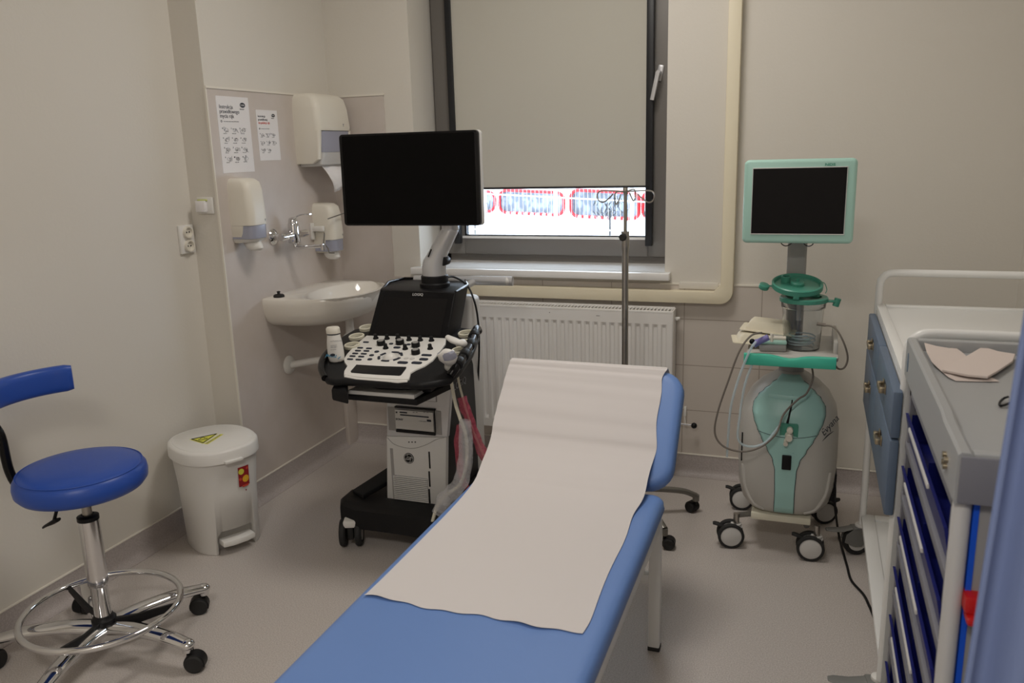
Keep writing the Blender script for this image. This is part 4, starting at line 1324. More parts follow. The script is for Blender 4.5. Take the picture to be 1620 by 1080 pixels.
# base with four twin casters
bo = [(-1.685, 2.590), (-1.720, 2.65), (-1.725, 2.74), (-1.66, 2.82), (-1.60, 2.90), (-1.60, 3.16), (-1.56, 3.20), (-1.28, 3.20), (-1.24, 3.16), (-1.24, 2.90), (-1.15, 2.84), (-1.08, 2.76), (-1.08, 2.68), (-1.12, 2.60), (-1.18, 2.555), (-1.42, 2.575), (-1.63, 2.575)]
part('base', M['black'], us, lambda b: b.prism([(x, y, .088) for x, y in bo], (0, 0, .068), .014, 3), 50)
part('front_bumper', M['black'], us, lambda b: b.loft([[Vector((x, y + dy, z)) for dy, z in ((-.02, .085), (.02, .085), (.02, .160), (-.010, .156))] for x, y in ((-1.68, 2.60), (-1.60, 2.570), (-1.42, 2.575), (-1.22, 2.56), (-1.11, 2.59))]), 60)
part('base_arm', M['black'], us, lambda b: b.prism([(-1.69, 2.70, .155), (-1.62, 2.66, .155), (-1.50, 2.84, .21), (-1.52, 2.92, .26)], (0, 0, .02), .006))


def us_caster(x, y, ang):
    T = Matrix.Translation((x, y, 0)) @ Matrix.Rotation(ang, 4, 'Z')
    r = .055
    o = part('caster', M['rubber'], us, lambda b: (b.box(-.035, .03, -.012, .012, r * .6, r * 1.9, .006), b.cyl((0, 0, r * 1.8), (0, 0, .112), .012)), T=T)
    part('caster_cap', M['white'], o, lambda b: b.box(-.045, .035, -.026, .026, r * 1.55, r * 2.1, .008), T=T)
    for s_ in (-1, 1):
        wv = part('wheel', M['rubber'], o, lambda b: b.lathe((0, 0, r), [(0, .018 * s_), (r * .9, .018 * s_), (r, .024 * s_), (r, .036 * s_), (r * .92, .042 * s_), (r * .7, .043 * s_), (r * .66, .038 * s_), (0, .038 * s_)], 32, (0, 1, 0)), T=T)
        part('wheel_disc', M['lgrey'], wv, lambda b: b.lathe((0, 0, r), [(0, .0375 * s_), (r * .62, .0375 * s_), (r * .6, .041 * s_), (0, .042 * s_)], 24, (0, 1, 0)), T=T)


us_caster(-1.632, 2.575, math.radians(-68))
us_caster(-1.17, 2.61, math.radians(-60))
us_caster(-1.53, 3.15, math.radians(-80))
us_caster(-1.31, 3.15, math.radians(-100))

# tower
YF = 2.70
F_ = lambda px, py: P(px, py, 'y', YF)
part('tower', M['black'], us, lambda b: b.prism([(-1.278, y, z) for y, z in ((2.722, .158), (2.722, .645), (2.76, .662), (3.02, .668), (3.035, .64), (3.06, .158))], (-.24, 0, 0), .010, 3), 50)
o1, o2, o3, o4 = F_(612, 787), F_(611, 690), F_(706, 692), F_(705, 799)
up = [F_(611, 645), F_(613, 622), F_(640, 610), F_(708, 606), F_(713, 616), F_(707, 692), F_(611, 690)]
part('upper_front_cover', M['alu'], us, lambda b: b.prism([p + Vector((0, .002, 0)) for p in up], (0, .028, 0), .006), label='silver grey upper front cover')
part('lower_front_cover', M['lgrey'], us, lambda b: b.prism([o1, (o1.x + .004, YF, o1.z - .006), (o4.x - .006, YF, o4.z - .004), o4, o3, o2], (0, .028, 0), .006))
part('cover_arc', M['mgrey'], us, lambda b: b.tube(spline([F_(613, 692) + Vector((0, -.001, 0)), F_(625, 703) + Vector((0, -.001, 0)), F_(650, 709) + Vector((0, -.001, 0)), F_(672, 704) + Vector((0, -.001, 0)), F_(690, 695) + Vector((0, -.001, 0)), F_(703, 692) + Vector((0, -.001, 0))], 5), .0011, 5))


def qbox(b, x0, y0, x1, y1, d0, d1, bev=.001):
    a_, c_ = F_(x0, y0), F_(x1, y1)
    b.box(a_.x, c_.x, YF + d0, YF + d1, c_.z, a_.z, bev)


part('drawer_front', M['mgrey'], us, lambda b: (qbox(b, 648, 621, 691, 636, -.0005, .004)), label='shallow grey drawer front')
part('drawer_face', M['alu'], us, lambda b: (qbox(b, 649.5, 622, 690, 635, -.0015, .004)))
part('printer_bay', M['mgrey'], us, lambda b: (qbox(b, 613, 643, 699, 688, -.001, .004)), label='grey recessed printer bay')
pr = part('printer', M['lgrey'], us, lambda b: (qbox(b, 626, 646, 688, 682, -.010, .004, .002)), label='light grey thermal printer front')
part('printer_edge', M['black'], pr, lambda b: (qbox(b, 626, 643.5, 689, 646.5, -.011, .003), qbox(b, 688, 646, 689.6, 684, -.0085, .003), qbox(b, 628, 682, 689.6, 684, -.0085, .003)))
part('button', M['ink'], pr, lambda b: qbox(b, 634, 649.5, 646, 652.5, -.0115, -.009))
part('paper_slot', M['ink'], pr, lambda b: qbox(b, 635, 655.5, 680, 657.5, -.0112, -.009))
part('power_button', M['ink'], pr, lambda b: qbox(b, 628, 649.5, 630.5, 652, -.0115, -.009))
part('media_badge', M['ink'], pr, lambda b: qbox(b, 677, 662, 684, 666, -.0112, -.009))
for x_ in (655, 660, 672, 677, 682):
    part('button', M['mgrey'], pr, lambda b: qbox(b, x_, 650, x_ + 2.5, 651.5, -.0112, -.009, 0))
text('maker_name', 'SONY', .0105, frame(F_(628, 662.5) + Vector((0, -.0105, 0)), (1, 0, 0), (0, 0, 1)), M['ink'], pr, xs=1.15, bold=.0003)
text('small_text', 'HYBRID GRAPHIC', .004, frame(F_(665, 665) + Vector((0, -.0105, 0)), (1, 0, 0), (0, 0, 1)), M['inkg'], pr)
for x_ in (647, 652, 657):
    part('indicator', M['black'], us, lambda b: b.cyl(F_(x_, 699) + Vector((0, -.001, 0)), F_(x_, 699) + Vector((0, .003, 0)), .0028, n=10))
gl = F_(647, 724.5)
lgo = part('round_badge', M['black'], us, lambda b: b.lathe(gl + Vector((0, .002, 0)), [(.0215, 0), (.0215, .004), (.0, .004)], 32, (0, -1, 0)))
part('badge_ring', M['lgrey'], lgo, lambda b: b.tube([gl + Vector((.0185 * math.cos(a), -.0025, .0185 * math.sin(a))) for a in [2 * PI * i / 32 for i in range(32)]], .0008, 5, closed=True))
part('badge_curls', M['lgrey'], lgo, lambda b: [b.tube([gl + Vector((.0155 * math.cos(a0 + t) * (1 - .35 * k), -.0025, .0155 * math.sin(a0 + t) * (1 - .35 * k))) for k, t in ((0, 0), (.0, .35), (.5, .6), (1.0, .5))], .0007, 4) for a0 in [PI / 2 * i for i in range(4)]])
text('badge_letters', 'GE', .018, frame(gl + Vector((-.0115, -.0026, -.0058)), (1, 0, 0), (0, 0, 1)), M['lgrey'], lgo, shear=.25)
gx0_, gx1_ = F_(624, 770).x, F_(677, 770).x
gt0, gt1 = F_(650, 754).z, F_(650, 795).z
gr = part('air_grille', M['ink'], us, lambda b: b.box(gx0_, gx1_, YF - .0006, YF + .003, gt1, gt0))
for i in range(14):
    z_ = gt1 + (gt0 - gt1) * (i + .5) / 14
    part('slat', M['lgrey'], gr, lambda b: b.box(gx0_ - .001, gx1_ + .001, YF - .005, YF + .002, z_ - .0022, z_ + .0030, .0008))
for ya_, yb_ in ((714, 741), (745, 770), (773, 796)):
    part('vent_slot', M['black'], us, lambda b: qbox(b, 677.5, ya_, 681.5, yb_, -.001, .003))
part('cover_seam', M['mgrey'], us, lambda b: qbox(b, 621.5, 709, 622.3, 790, -.0006, .003, 0))
text('model_name', 'LOGIQ', .040, frame((-1.2765, 2.82, .585), (0, 1, 0), (0, 0, 1)), M['inkg'], us)
part('rear_column', M['lgrey'], us, lambda b: b.prism([(x, y, .158) for x, y in rrect(-1.55, -1.268, 3.03, 3.12, .03, 5)], (0, 0, .76), .02, 3), 50)

# console
out = [U(*p) for p in ((506, 578), (508, 566), (520, 550), (536, 534), (560, 520), (585, 514), (700, 512), (752, 520), (758, 530), (748, 556), (730, 582), (712, 598), (690, 603), (668, 606), (650, 607), (645, 605), (597, 604), (545, 600), (530, 601), (515, 598), (508, 590))]
part('console', M['black'], us, lambda b: b.prism([p - un * .001 for p in out], -un * .026, .010, 3), 50)
part('console_underside', M['black'], us, lambda b: b.prism([p - un * .024 for p in [U(552, 578), U(575, 535), U(700, 535), U(716, 560), U(680, 588), U(600, 588)]], (0, .0, -.055), .010))
part('cable_hook', M['black'], us, lambda b: b.prism([U(522, 600) - un * .03, U(528, 590) - un * .03, U(548, 592) - un * .03, U(548, 606) - un * .03], (0, 0, -.05), .01))
face = [(580, 532), (641, 533), (706, 536), (705, 545), (694, 560), (685, 571), (672, 580), (658, 586), (650, 591), (647.5, 601), (630, 601.5), (597, 599.5), (565, 597), (544, 594), (544.5, 588), (549.5, 580), (545, 574), (544, 569), (549, 561), (562, 547)]
cp = part('control_panel', M['white'], us, lambda b: b.prism([U(*p, .0) - un * .012 for p in face], un * .017, .004, 2), 40)
part('front_lip', M['white'], cp, lambda b: b.tube([U(546, 595) - un * .002, U(565, 598.5) - un * .003, U(597, 601) - un * .003, U(630, 603) - un * .003, U(645, 602.5) - un * .002], .006, 10))
KX = lambda cx, cy, off=.005: U(540 + cx / 7.04, 500 + cy / 7.04, off)


def key(cx, cy, w_, h_, m='ink', nm='key', hh=.004):
    w_, h_ = w_ * 1.22, h_ * 1.3
    c = KX(cx, cy)
    T = frame(c, (1, 0, 0), (0, UN[2], -UN[1]))
    part(nm, M[m], cp, lambda b: b.prism([(x, y, -.001) for x, y in rrect(-w_ / 2, w_ / 2, -h_ / 2, h_ / 2, min(w_, h_) * .4, 3)], (0, 0, hh), .0006, 1), T=T)


for cx, cy in ((210, 355), (185, 387), (155, 418), (125, 448), (98, 482), (308, 362), (280, 390), (250, 422), (222, 453), (192, 487), (275, 292)):
    key(cx, cy, .019, .008)
for cx, cy, w_, h_ in ((620, 352, .022, .012), (555, 310, .013, .010), (750, 318, .013, .010), (395, 398, .014, .012), (338, 438, .014, .011), (318, 483, .014, .012), (660, 418, .012, .010), (950, 437, .032, .011), (918, 483, .027, .014), (840, 523, .032, .014), (683, 520, .032, .014)):
    key(cx, cy, w_, h_)
for cx, cy in ((722, 472), (790, 475)):
    key(cx, cy, .014, .011, 'lgrey')
for cx, cy in ((445, 318), (655, 308), (830, 338), (830, 418)):
    c = KX(cx, cy)
    kn = part('dial', M['black'], cp, lambda b: b.lathe(c, [(.0160, 0), (.0160, .014), (.0145, .017), (0, .0175)], 24, un))
    part('dial_cap', M['mgrey'], kn, lambda b: b.lathe(c, [(.0115, .0172), (.011, .0185), (0, .0188)], 20, un))
for cx, cy in ((385, 250), (510, 255), (632, 250), (755, 268), (880, 272), (1005, 275), (495, 360), (712, 368), (990, 365)):
    c = KX(cx, cy)
    part('toggle_knob', M['black'], cp, lambda b: b.lathe(c, [(.011, 0), (.0105, .004), (.0075, .008), (.007, .018), (.005, .020), (0, .0205)], 16, un))
c = KX(545, 452)
part('trackball_bezel', M['lgrey'], cp, lambda b: b.lathe(c, [(.033, -.001), (.033, .001), (.029, .002), (.027, .0)], 32, un))
part('trackball', M['white'], cp, lambda b: b.ball(c - un * .012, .027), label='white trackball')
e1 = Vector((1, 0, 0)); e2 = un.cross(e1)
for a0, a1 in ((70, 110), (140, 172), (188, 225), (250, 292), (312, 352), (20, 45)):
    part('arc_key', M['ink'], cp, lambda b: b.loft([[c + (e1 * math.cos(math.radians(a)) + e2 * math.sin(math.radians(a))) * r_ + un * h_ for r_, h_ in ((.037, -.001), (.037, .003), (.046, .003), (.046, -.001))] for a in [a0 + (a1 - a0) * i / 6 for i in range(7)]]))
wr = [(170, 548), (300, 556), (450, 565), (725, 574), (722, 590), (668, 662), (650, 670), (400, 658), (250, 648), (110, 635), (105, 622)]
part('wrist_pad', M['black'], cp, lambda b: b.prism([KX(x, y, .003) for x, y in wr], un * .004, .0012))

# probe and gel holders on both sides
def cup(px, py, r=.024, off=.010, sy=1.0):
    c = U(px, py, off)
    part('probe_holder', M['ivory'], us, lambda b: b.lathe(c, [(r - .004, -.03), (r, -.028), (r + .003, 0), (r + .001, .003), (r - .003, .002), (r - .006, -.026), (0, -.027)], 24, un, sx=1.15), label='ivory holder cup')
for p in ((580, 517), (564, 531), (557, 545), (737, 526), (733, 541), (727, 553)):
    cup(*p)
part('side_handle', M['blackg'], us, lambda b: b.tube(spline([U(757, 524, .0), U(754, 520, .02), U(748, 535, .026), U(738, 556, .026), U(722, 580, .02), U(712, 594, .0)], 6), .015, 14), label='glossy black side handle')
for px, py in ((750, 530), (744, 545), (735, 561), (726, 574)):
    part('handle_rib', M['black'], us, lambda b: b.cyl(U(px + 2, py - 3.5, .025), U(px - 2, py + 3.5, .025), .019, n=18, bev=.003))
part('side_handle', M['blackg'], us, lambda b: b.tube(spline([U(536, 545, 0), U(524, 552, .008), U(512, 566, .010), U(508, 582, .006), U(514, 598, -.004)], 6), .012, 14))

# keyboard drawer below the console
YT = 2.41
a_, c_ = P(548, 616, 'y', YT), P(657, 624, 'y', YT)
zt = (a_.z + c_.z) / 2
part('keyboard_tray', M['black'], us, lambda b: b.prism([(a_.x - .004, YT, zt - .040), (c_.x + .004, YT, zt - .040), (c_.x + .055, 2.60, zt - .030), (a_.x + .02, 2.60, zt - .030)], (0, 0, .024), .006))
part('keyboard_edge', M['lgrey'], us, lambda b: b.prism([(a_.x + .004, YT + .002, zt - .018), (c_.x - .006, YT + .002, zt - .018), (c_.x + .006, 2.58, zt - .016), (a_.x + .02, 2.58, zt - .016)], (0, 0, .016), .004), label='light grey keyboard edge')

# touch screen
g = [P(583, 531, 'y', 2.755), P(705, 535, 'y', 2.765), P(719, 464, 'y', 2.860), P(602, 459, 'y', 2.855)]
gn = (g[1] - g[0]).cross(g[3] - g[0]).normalized()
part('touch_screen_housing', M['black'], us, lambda b: b.prism([g[0] - Vector((.004, 0, .01)), g[1] + Vector((.004, 0, -.01)), g[2] + Vector((.004, 0, .004)), g[3] + Vector((-.004, 0, .004))], (.004, .125, .004), .010, 3), 50)
ts = part('touch_screen', M['blackg'], us, lambda b: b.prism(g, gn * .003, .001, 1))
def G(u, v, o_=.0034):
    return (g[0] * (1 - u) + g[1] * u) * (1 - v) + (g[3] * (1 - u) + g[2] * u) * v + gn * o_
part('display_area', M['screen2'], ts, lambda b: b.poly([G(.07, .05), G(.93, .05), G(.93, .86), G(.07, .86)]))
text('model_name', 'LOGIQ', .0145, frame(G(.455, .905), g[1] - g[0], g[3] - g[0]), M['lgrey'], ts)
tz = (g[2].z + g[3].z) / 2 + .003
part('top_tray', M['black'], us, lambda b: b.prism([g[3] * 1 + Vector((-.002, .012, tz - g[3].z)), g[2] + Vector((.002, .012, tz - g[2].z))] + [P(x, y, 'z', tz) for x, y in ((739, 452), (735, 442), (640, 441), (614, 447))], (0, 0, -.02), .006))
part('tray_rim', M['blackg'], us, lambda b: b.tube([g[3] + Vector((0, .012, tz - g[3].z))] + [P(x, y, 'z', tz + .004) for x, y in ((614, 446), (640, 440), (735, 441), (740, 451))] + [g[2] + Vector((0, .012, tz - g[2].z))], .005, 8))

# arm and monitor
ac = Vector((-1.398, 2.955, 0))
part('arm_base', M['black'], us, lambda b: b.lathe(ac, [(.060, .96), (.060, .985), (.054, .99), (.054, 1.015), (.05, 1.018)], 32))
part('arm_elbow', M['alu'], us, lambda b: b.loft([[ac + Vector((dx + rx * math.cos(t), ry * math.sin(t), z)) for t in [2 * PI * i / 28 for i in range(28)]] for z, dx, rx, ry in ((1.016, 0, .047, .047), (1.05, 0, .048, .048), (1.078, .006, .047, .046), (1.098, .016, .042, .042), (1.19, .072, .037, .036), (1.205, .076, .03, .03))]), 50)
part('arm_joint', M['black'], us, lambda b: b.cyl(ac + Vector((.048, -.02, 1.075)), ac + Vector((.048, .02, 1.075)), .018, n=20, bev=.003))
part('arm_slot', M['black'], us, lambda b: b.tube([ac + Vector((-.002, -.045, 1.095)), ac + Vector((.012, -.043, 1.125))], .003, 6))
part('monitor_pivot', M['alu'], us, lambda b: b.cyl(ac + Vector((.078, 0, 1.195)), ac + Vector((.078, 0, 1.232)), .034, n=24, bev=.004))
part('monitor_bracket', M['alu'], us, lambda b: (b.box(ac.x + .045, ac.x + .11, 2.925, 2.985, 1.225, 1.42, .01)))
YM = 2.885
m0, m1, m2, m3 = P(545, 357, 'y', YM), P(760, 357, 'y', YM), P(755, 205, 'y', YM), P(535.5, 213, 'y', YM)


def quadr(c, ins, r, n=5):
    """rounded corner version of a quadrilateral in the plane y = const"""
    xs = (min(c[0].x, c[3].x) + ins, max(c[1].x, c[2].x) - ins); zs_ = (min(c[0].z, c[1].z) + ins, max(c[2].z, c[3].z) - ins)
    out = []
    for x, z in rrect(0, 1, 0, 1, .0001, 1):
        pass
    for x, z in rrect(xs[0], xs[1], zs_[0], zs_[1], r, n):
        u, v = (x - xs[0]) / (xs[1] - xs[0]), (z - zs_[0]) / (zs_[1] - zs_[0])
        p = (c[0] * (1 - u) + c[1] * u) * (1 - v) + (c[3] * (1 - u) + c[2] * u) * v
        out.append(p)
    return out


mon = part('monitor', M['blackg'], us, lambda b: b.prism(quadr((m0, m1, m2, m3), 0, .014), (0, .022, 0), .003))
part('monitor_screen', M['screen'], mon, lambda b: b.prism([p * .955 + (m0 + m1 + m2 + m3) / 4 * .045 + Vector((0, -.0008, 0)) for p in quadr((m0, m1, m2, m3), 0, .004)], (0, .001, 0)))
part('monitor_back', M['lgrey'], mon, lambda b: b.prism([p + Vector((.006, .018, 0)) for p in quadr((m0, m1, m2, m3), 0, .014)], (0, .016, 0), .004), label='light grey rear shell')
# silver push handle behind
hy = 3.13
h0, h1 = P(656, 442, 'y', hy), P(803, 449, 'y', hy)
part('push_handle', M['alu'], us, lambda b: (b.tube(spline([(h0.x, hy - .0, h0.z), (h1.x - .01, hy, h0.z + .004), (h1.x, hy, h0.z + .004)], 3), [(.019, .014)] * 7, 16, flat=(0, 0, 1)),
                                            b.tube([(-1.45, 3.05, h0.z - .02), (-1.44, hy, h0.z)], .014, 10), b.tube([(-1.33, 3.05, h0.z - .02), (-1.30, hy, h0.z)], .014, 10)), 50, label='silver rear push handle')
part('handle_cap', M['lgrey'], us, lambda b: b.cyl((h1.x - .004, hy, h0.z + .004), (h1.x + .012, hy, h0.z + .004), .019, .015, n=16, bev=.003))
part('monitor_cable', M['black'], us, lambda b: b.tube(spline([(-1.37, 3.0, 1.0), P(718, 438, 'y', 3.05), P(738, 450, 'y', 3.06), P(750, 475, 'y', 3.03), P(756, 505, 'y', 3.02), P(758, 545, 'y', 3.03), P(757, 585, 'y', 3.05), P(755, 640, 'y', 3.08)], 7), .004, 8))

# probes in the right-hand holders (things of their own)
YP = 2.50
def probe(label, pts, radii, mband, group='ultrasound probes in the holders'):
    e = empty('ultrasound_probe', pts[-1], label, 'ultrasound probe', group)
    cs = spline(pts, 4)
    n = len(cs)
    rs = []
    for i in range(n):
        t = i / (n - 1) * (len(radii) - 1)
        k = min(int(t), len(radii) - 2)
        rs.append(tuple(radii[k][j] * (1 - t + k) + radii[k + 1][j] * (t - k) for j in (0, 1)))
    part('grip', M['white'], e, lambda b: b.tube(cs, rs, 18, flat=(1, 0, .1)), 60)
    if mband:
        k0, k1 = mband
        sub = cs[k0:k1]
        part('blue_band', M['smoke'], e, lambda b: b.tube(sub, [(r_[0] * 1.04, r_[1] * 1.05) for r_ in rs[k0:k1]], 18, flat=(1, 0, .1)), label='blue-grey band')
    return e
probe('larger white convex probe with blue-grey band, front right holder of the console', [U(703, 552, .098), U(705, 558, .086), U(709, 566, .062), U(712, 573, .036), U(713, 580, .012), U(713, 585, -.02)], [(.006, .004), (.031, .015), (.033, .018), (.019, .014), (.022, .018), (.010, .009)], (3, 8))
probe('smaller white probe lying slantwise in the rear right holder of the console', [U(708, 533, .06), U(717, 538, .06), U(727, 542, .055), U(733, 543, .045), U(737, 547, .02)], [(.010, .008), (.015, .010), (.012, .010), (.017, .013), (.012, .011)], None)
# probe cables
def cabl(label, pts, r):
    b = MB()
    b.tube(spline(pts, 7), r, 8)
    tag(b.build('probe_cable', M['ivory']), label, 'cable', 'probe cables')
YC = 2.56
cabl('thicker ivory probe cable hanging down into the clear sleeve', [P(712, 592, 'y', 2.47), P(716, 615, 'y', 2.52), P(721, 640, 'y', YC), P(728, 662, 'y', YC), P(737, 690, 'y', YC), P(738, 730, 'y', YC), P(728, 765, 'y', YC), P(707, 782, 'y', YC), P(692, 800, 'y', YC), P(684, 825, 'y', YC)], .0065)
cabl('thinner ivory probe cable hanging down into the red sleeve', [P(722, 578, 'y', 2.52), P(726, 605, 'y', YC + .04), P(733, 632, 'y', YC + .05), P(742, 662, 'y', YC + .05), P(752, 690, 'y', YC + .05), P(765, 720, 'y', YC + .05)], .0045)


def bag(name, mt, pts, ws, label, seed, y):
    random.seed(seed)
    b = MB()
    cs = spline([P(px, py, 'y', y) for px, py in pts], 6)
    n = len(cs)
    nn = 22
    ph_ = [random.uniform(0, 6.3) for _ in range(6)]
    rings = []
    for i, c in enumerate(cs):
        t = i / (n - 1) * (len(ws) - 1)
        k = min(int(t), len(ws) - 2)
        w_ = ws[k] * (1 - t + k) + ws[k + 1] * (t - k)
        d = (cs[min(i + 1, n - 1)] - cs[max(i - 1, 0)]).normalized()
        sd = d.cross(Vector((0, 1, 0))).normalized()
        fw = sd.cross(d)
        ring_ = []
        for j in range(nn):
            a = 2 * PI * j / nn
            q_ = 1 + .09 * math.sin(3 * a + i * .45 + ph_[0]) + .07 * math.sin(5 * a - i * .8 + ph_[1]) + .05 * math.sin(i * 1.1 + ph_[2])
            ring_.append(c + sd * math.cos(a) * w_ * q_ + fw * math.sin(a) * w_ * .5 * q_)
        rings.append(ring_)
    b.loft(rings, cap0=False, cap1=False)
    tag(b.build(name, M[mt], None, 25), label, 'plastic sleeve')


bag('red_sleeve', 'redbag', [(730, 628), (738, 650), (747, 675), (757, 700), (768, 722), (778, 735)], [.018, .020, .016, .017, .024, .014], 'red translucent plastic sleeve over the right probe cable, upper end beside the machine', 4, 2.60)
bag('red_sleeve', 'redbag', [(728, 672), (725, 700), (727, 735), (735, 765), (748, 785)], [.012, .016, .014, .012, .012], 'narrow red plastic sleeve hanging behind the clear sleeve', 9, 2.66)
bag('clear_sleeve', 'clearbag', [(737, 664), (736, 690), (737, 720), (733, 748), (722, 772), (705, 790), (692, 812)], [.020, .026, .026, .028, .028, .030, .024], 'clear crumpled plastic sleeve over the left probe cable beside the couch', 5, 2.54)

# gel bottle
gb = U(533, 571, -.002)
bt = empty('gel_bottle', gb, 'white squeeze gel bottle standing on the left end of the ultrasound console', 'bottle')
GT = Matrix.Translation(gb) @ Matrix.Rotation(math.radians(-3), 4, 'Y')
part('bottle', M['white'], bt, lambda b: b.lathe((0, 0, 0), [(.025, 0), (.029, .004), (.031, .02), (.0305, .05), (.029, .07), (.026, .09), (.0245, .100)], 28, sy=.8), 50, T=GT)
part('cap', M['offwhite'], bt, lambda b: b.lathe((0, 0, 0), [(.026, .104), (.0265, .108), (.026, .122), (.022, .127), (0, .128)], 28, sy=.82), T=GT)
part('neck_line', M['ink'], bt, lambda b: b.lathe((0, 0, 0), [(.0245, .0995), (.0250, .1045), (.0235, .1045)], 28, sy=.82), T=GT)
tdir = Vector((.86, .50, 0)).normalized()
fr_ = lambda x, z, k=.0275: frame(gb + Vector((.42, -.90, 0)) * (k * .93) + tdir * x + Vector((0, 0, z)), tdir, (0, 0, 1))
text('bottle_print', 'Aquagel', .016, fr_(.018, .022) @ Matrix.Rotation(PI, 4, 'Z') @ Matrix.Rotation(-.25, 4, 'Z'), M['cyan'], bt, shear=.2, bold=.0003)
part('print_oval', M['ink'], bt, lambda b: b.prism([fr_(-.010 + .009 * math.cos(a), .030 + .005 * math.sin(a)) @ Vector((0, 0, .0)) for a in [2 * PI * i / 16 for i in range(16)]], (.0002, -.0005, 0)))
for k, (s_, z_) in enumerate((('ULTRASOUND', .078), ('transmission', .064), ('GEL 0,25 l', .057), ('non sterile', .048))):
    text('bottle_text', s_, [.0065, .0045, .0055, .0045][k], fr_(-.015, z_, .0270), M['inkg'], bt)

# ============================================================ WHITE TROLLEY WITH DRAWERS
TX0, TX1, TY0, TY1 = .228, .735, 2.09, 3.06
wt = empty('drawer_trolley', (.48, 2.57, 0), 'white enamelled trolley with blue-grey drawers and rail handles, at the right wall', 'trolley')


def f(b):
    b.box(TX0, TX1, TY0, TY1, .918, .934, .004)
    for x0, x1, y0, y1 in ((TX0, TX0 + .028, TY0, TY1), (TX1 - .028, TX1, TY0, TY1), (TX0 + .028, TX1 - .028, TY0, TY0 + .028), (TX0 + .028, TX1 - .028, TY1 - .028, TY1)):
        b.box(x0, x1, y0, y1, .930, .941, .003)
    b.box(TX0 + .001, TX0 + .02, TY0 + .03, TY1 - .03, .90, .9185, .003)
part('top_tray', M['whitepaint'], wt, f)


def f(b):
    b.box(TX0, TX1, TY0, TY1, .140, .150, .003)
    for x0, x1, y0, y1 in ((TX0, TX0 + .045, TY0, TY1), (TX1 - .045, TX1, TY0, TY1), (TX0 + .045, TX1 - .045, TY0, TY0 + .045), (TX0 + .045, TX1 - .045, TY1 - .045, TY1)):
        b.box(x0, x1, y0, y1, .144, .158, .004)
part('bottom_shelf', M['whitepaint'], wt, f)
for x in (TX0 + .006, TX1 - .006):
    for y in (TY0 + .006, TY1 - .006):
        part('leg', M['whitepaint'], wt, lambda b: b.cyl((x, y, .12), (x, y, .95), .0125, n=18))
for y in (TY0 + .006, TY1 - .006):
    part('rail_handle', M['whitepaint'], wt, lambda b: b.tube([(TX0 + .006, y, .95)] + spline([(TX0 + .006, y, 1.00), (TX0 + .012, y, 1.028), (TX0 + .032, y, 1.046), (TX0 + .062, y, 1.050)], 5) + spline([(TX1 - .062, y, 1.050), (TX1 - .032, y, 1.046), (TX1 - .012, y, 1.028), (TX1 - .006, y, 1.00)], 5) + [Vector((TX1 - .006, y, .95))], .0125, 14), 60)
part('cabinet', M['whitepaint'], wt, lambda b: b.box(TX0 + .002, TX1 - .03, TY0 + .03, TY1 - .03, .60, .918, .004))
DX = .205
for y0, y1 in ((2.065, 2.545), (2.550, 3.03)):
    for z0, z1 in ((.795, .912), (.595, .790)):
        dr = part('drawer', M['drawer'], wt, lambda b: b.box(DX, DX + .022, y0, y1, z0, z1, .005))
        ym, zm = y0 + (y1 - y0) * .45, (z0 + z1) / 2 + (.01 if z1 > .8 else .03)
        def hd(b):
            b.box(DX - .003, DX, ym - .040, ym - .018, zm - .012, zm + .012, .001)
            b.box(DX - .003, DX, ym + .018, ym + .040, zm - .012, zm + .012, .001)
            b.box(DX - .016, DX - .002, ym + .022, ym + .036, zm - .010, zm + .006, .002)
            b.box(DX - .016, DX - .002, ym - .036, ym - .022, zm - .010, zm + .006, .002)
            b.box(DX - .017, DX - .013, ym - .034, ym + .034, zm - .009, zm + .004, .001)
        part('handle', M['brass'], dr, hd)
        part('handle_recess', M['black'], dr, lambda b: b.box(DX - .0008, DX + .002, ym - .018, ym + .018, zm - .012, zm + .014))


def tcaster(parent, x, y, ang, r=.05, m='cgrey'):
    T = Matrix.Translation((x, y, 0)) @ Matrix.Rotation(ang, 4, 'Z')
    o = part('caster', M[m], parent, lambda b: [b.loft([[Vector((px, yy, pz)) for px, pz in ((-.05, r * 1.1), (-.045, r * 1.7), (-.015, r * 2.15), (.03, r * 2.15), (.045, r * 1.8), (.012, r * .75), (-.012, r * .75))] for yy in (s_ * .018, s_ * .022)]) for s_ in (-1, 1)] + [b.box(-.02, .035, -.022, .022, r * 2.0, r * 2.2, .004)], T=T)
    wv = part('wheel', M['rubber'], o, lambda b: b.lathe((0, 0, r), [(0, -.011), (r * .7, -.011), (r * .78, -.014), (r * .95, -.014), (r, -.009), (r, .009), (r * .95, .014), (r * .78, .014), (r * .7, .011), (0, .011)], 32, (0, 1, 0)), T=T)
    part('wheel_disc', M['lgrey'], wv, lambda b: b.lathe((0, 0, r), [(0, -.0125), (r * .66, -.0125), (r * .66, .0125), (0, .0125)], 28, (0, 1, 0)), T=T)
    part('brake_pedal', M[m], o, lambda b: b.loft([[Vector((px, w_ * math.cos(t), pz + .005 * math.sin(t))) for t in [2 * PI * i / 12 for i in range(12)]] for px, pz, w_ in ((-.02, r * 2.1, .018), (-.06, r * 1.95, .020), (-.10, r * 2.0, .018), (-.115, r * 2.02, .009))]), T=T)
    part('stem_ring', M['white'], o, lambda b: b.cyl((.012, 0, r * 2.15), (.012, 0, r * 2.4), .020, n=20, bev=.003), T=T)


for x, y, a in ((TX0 - .01, TY1 - .01, math.radians(20)), (TX0 - .01, TY0 + .02, math.radians(10)), (TX1 - .03, TY0 + .02, .4), (TX1 - .03, TY1 - .02, .2)):
    tcaster(wt, x, y, a)

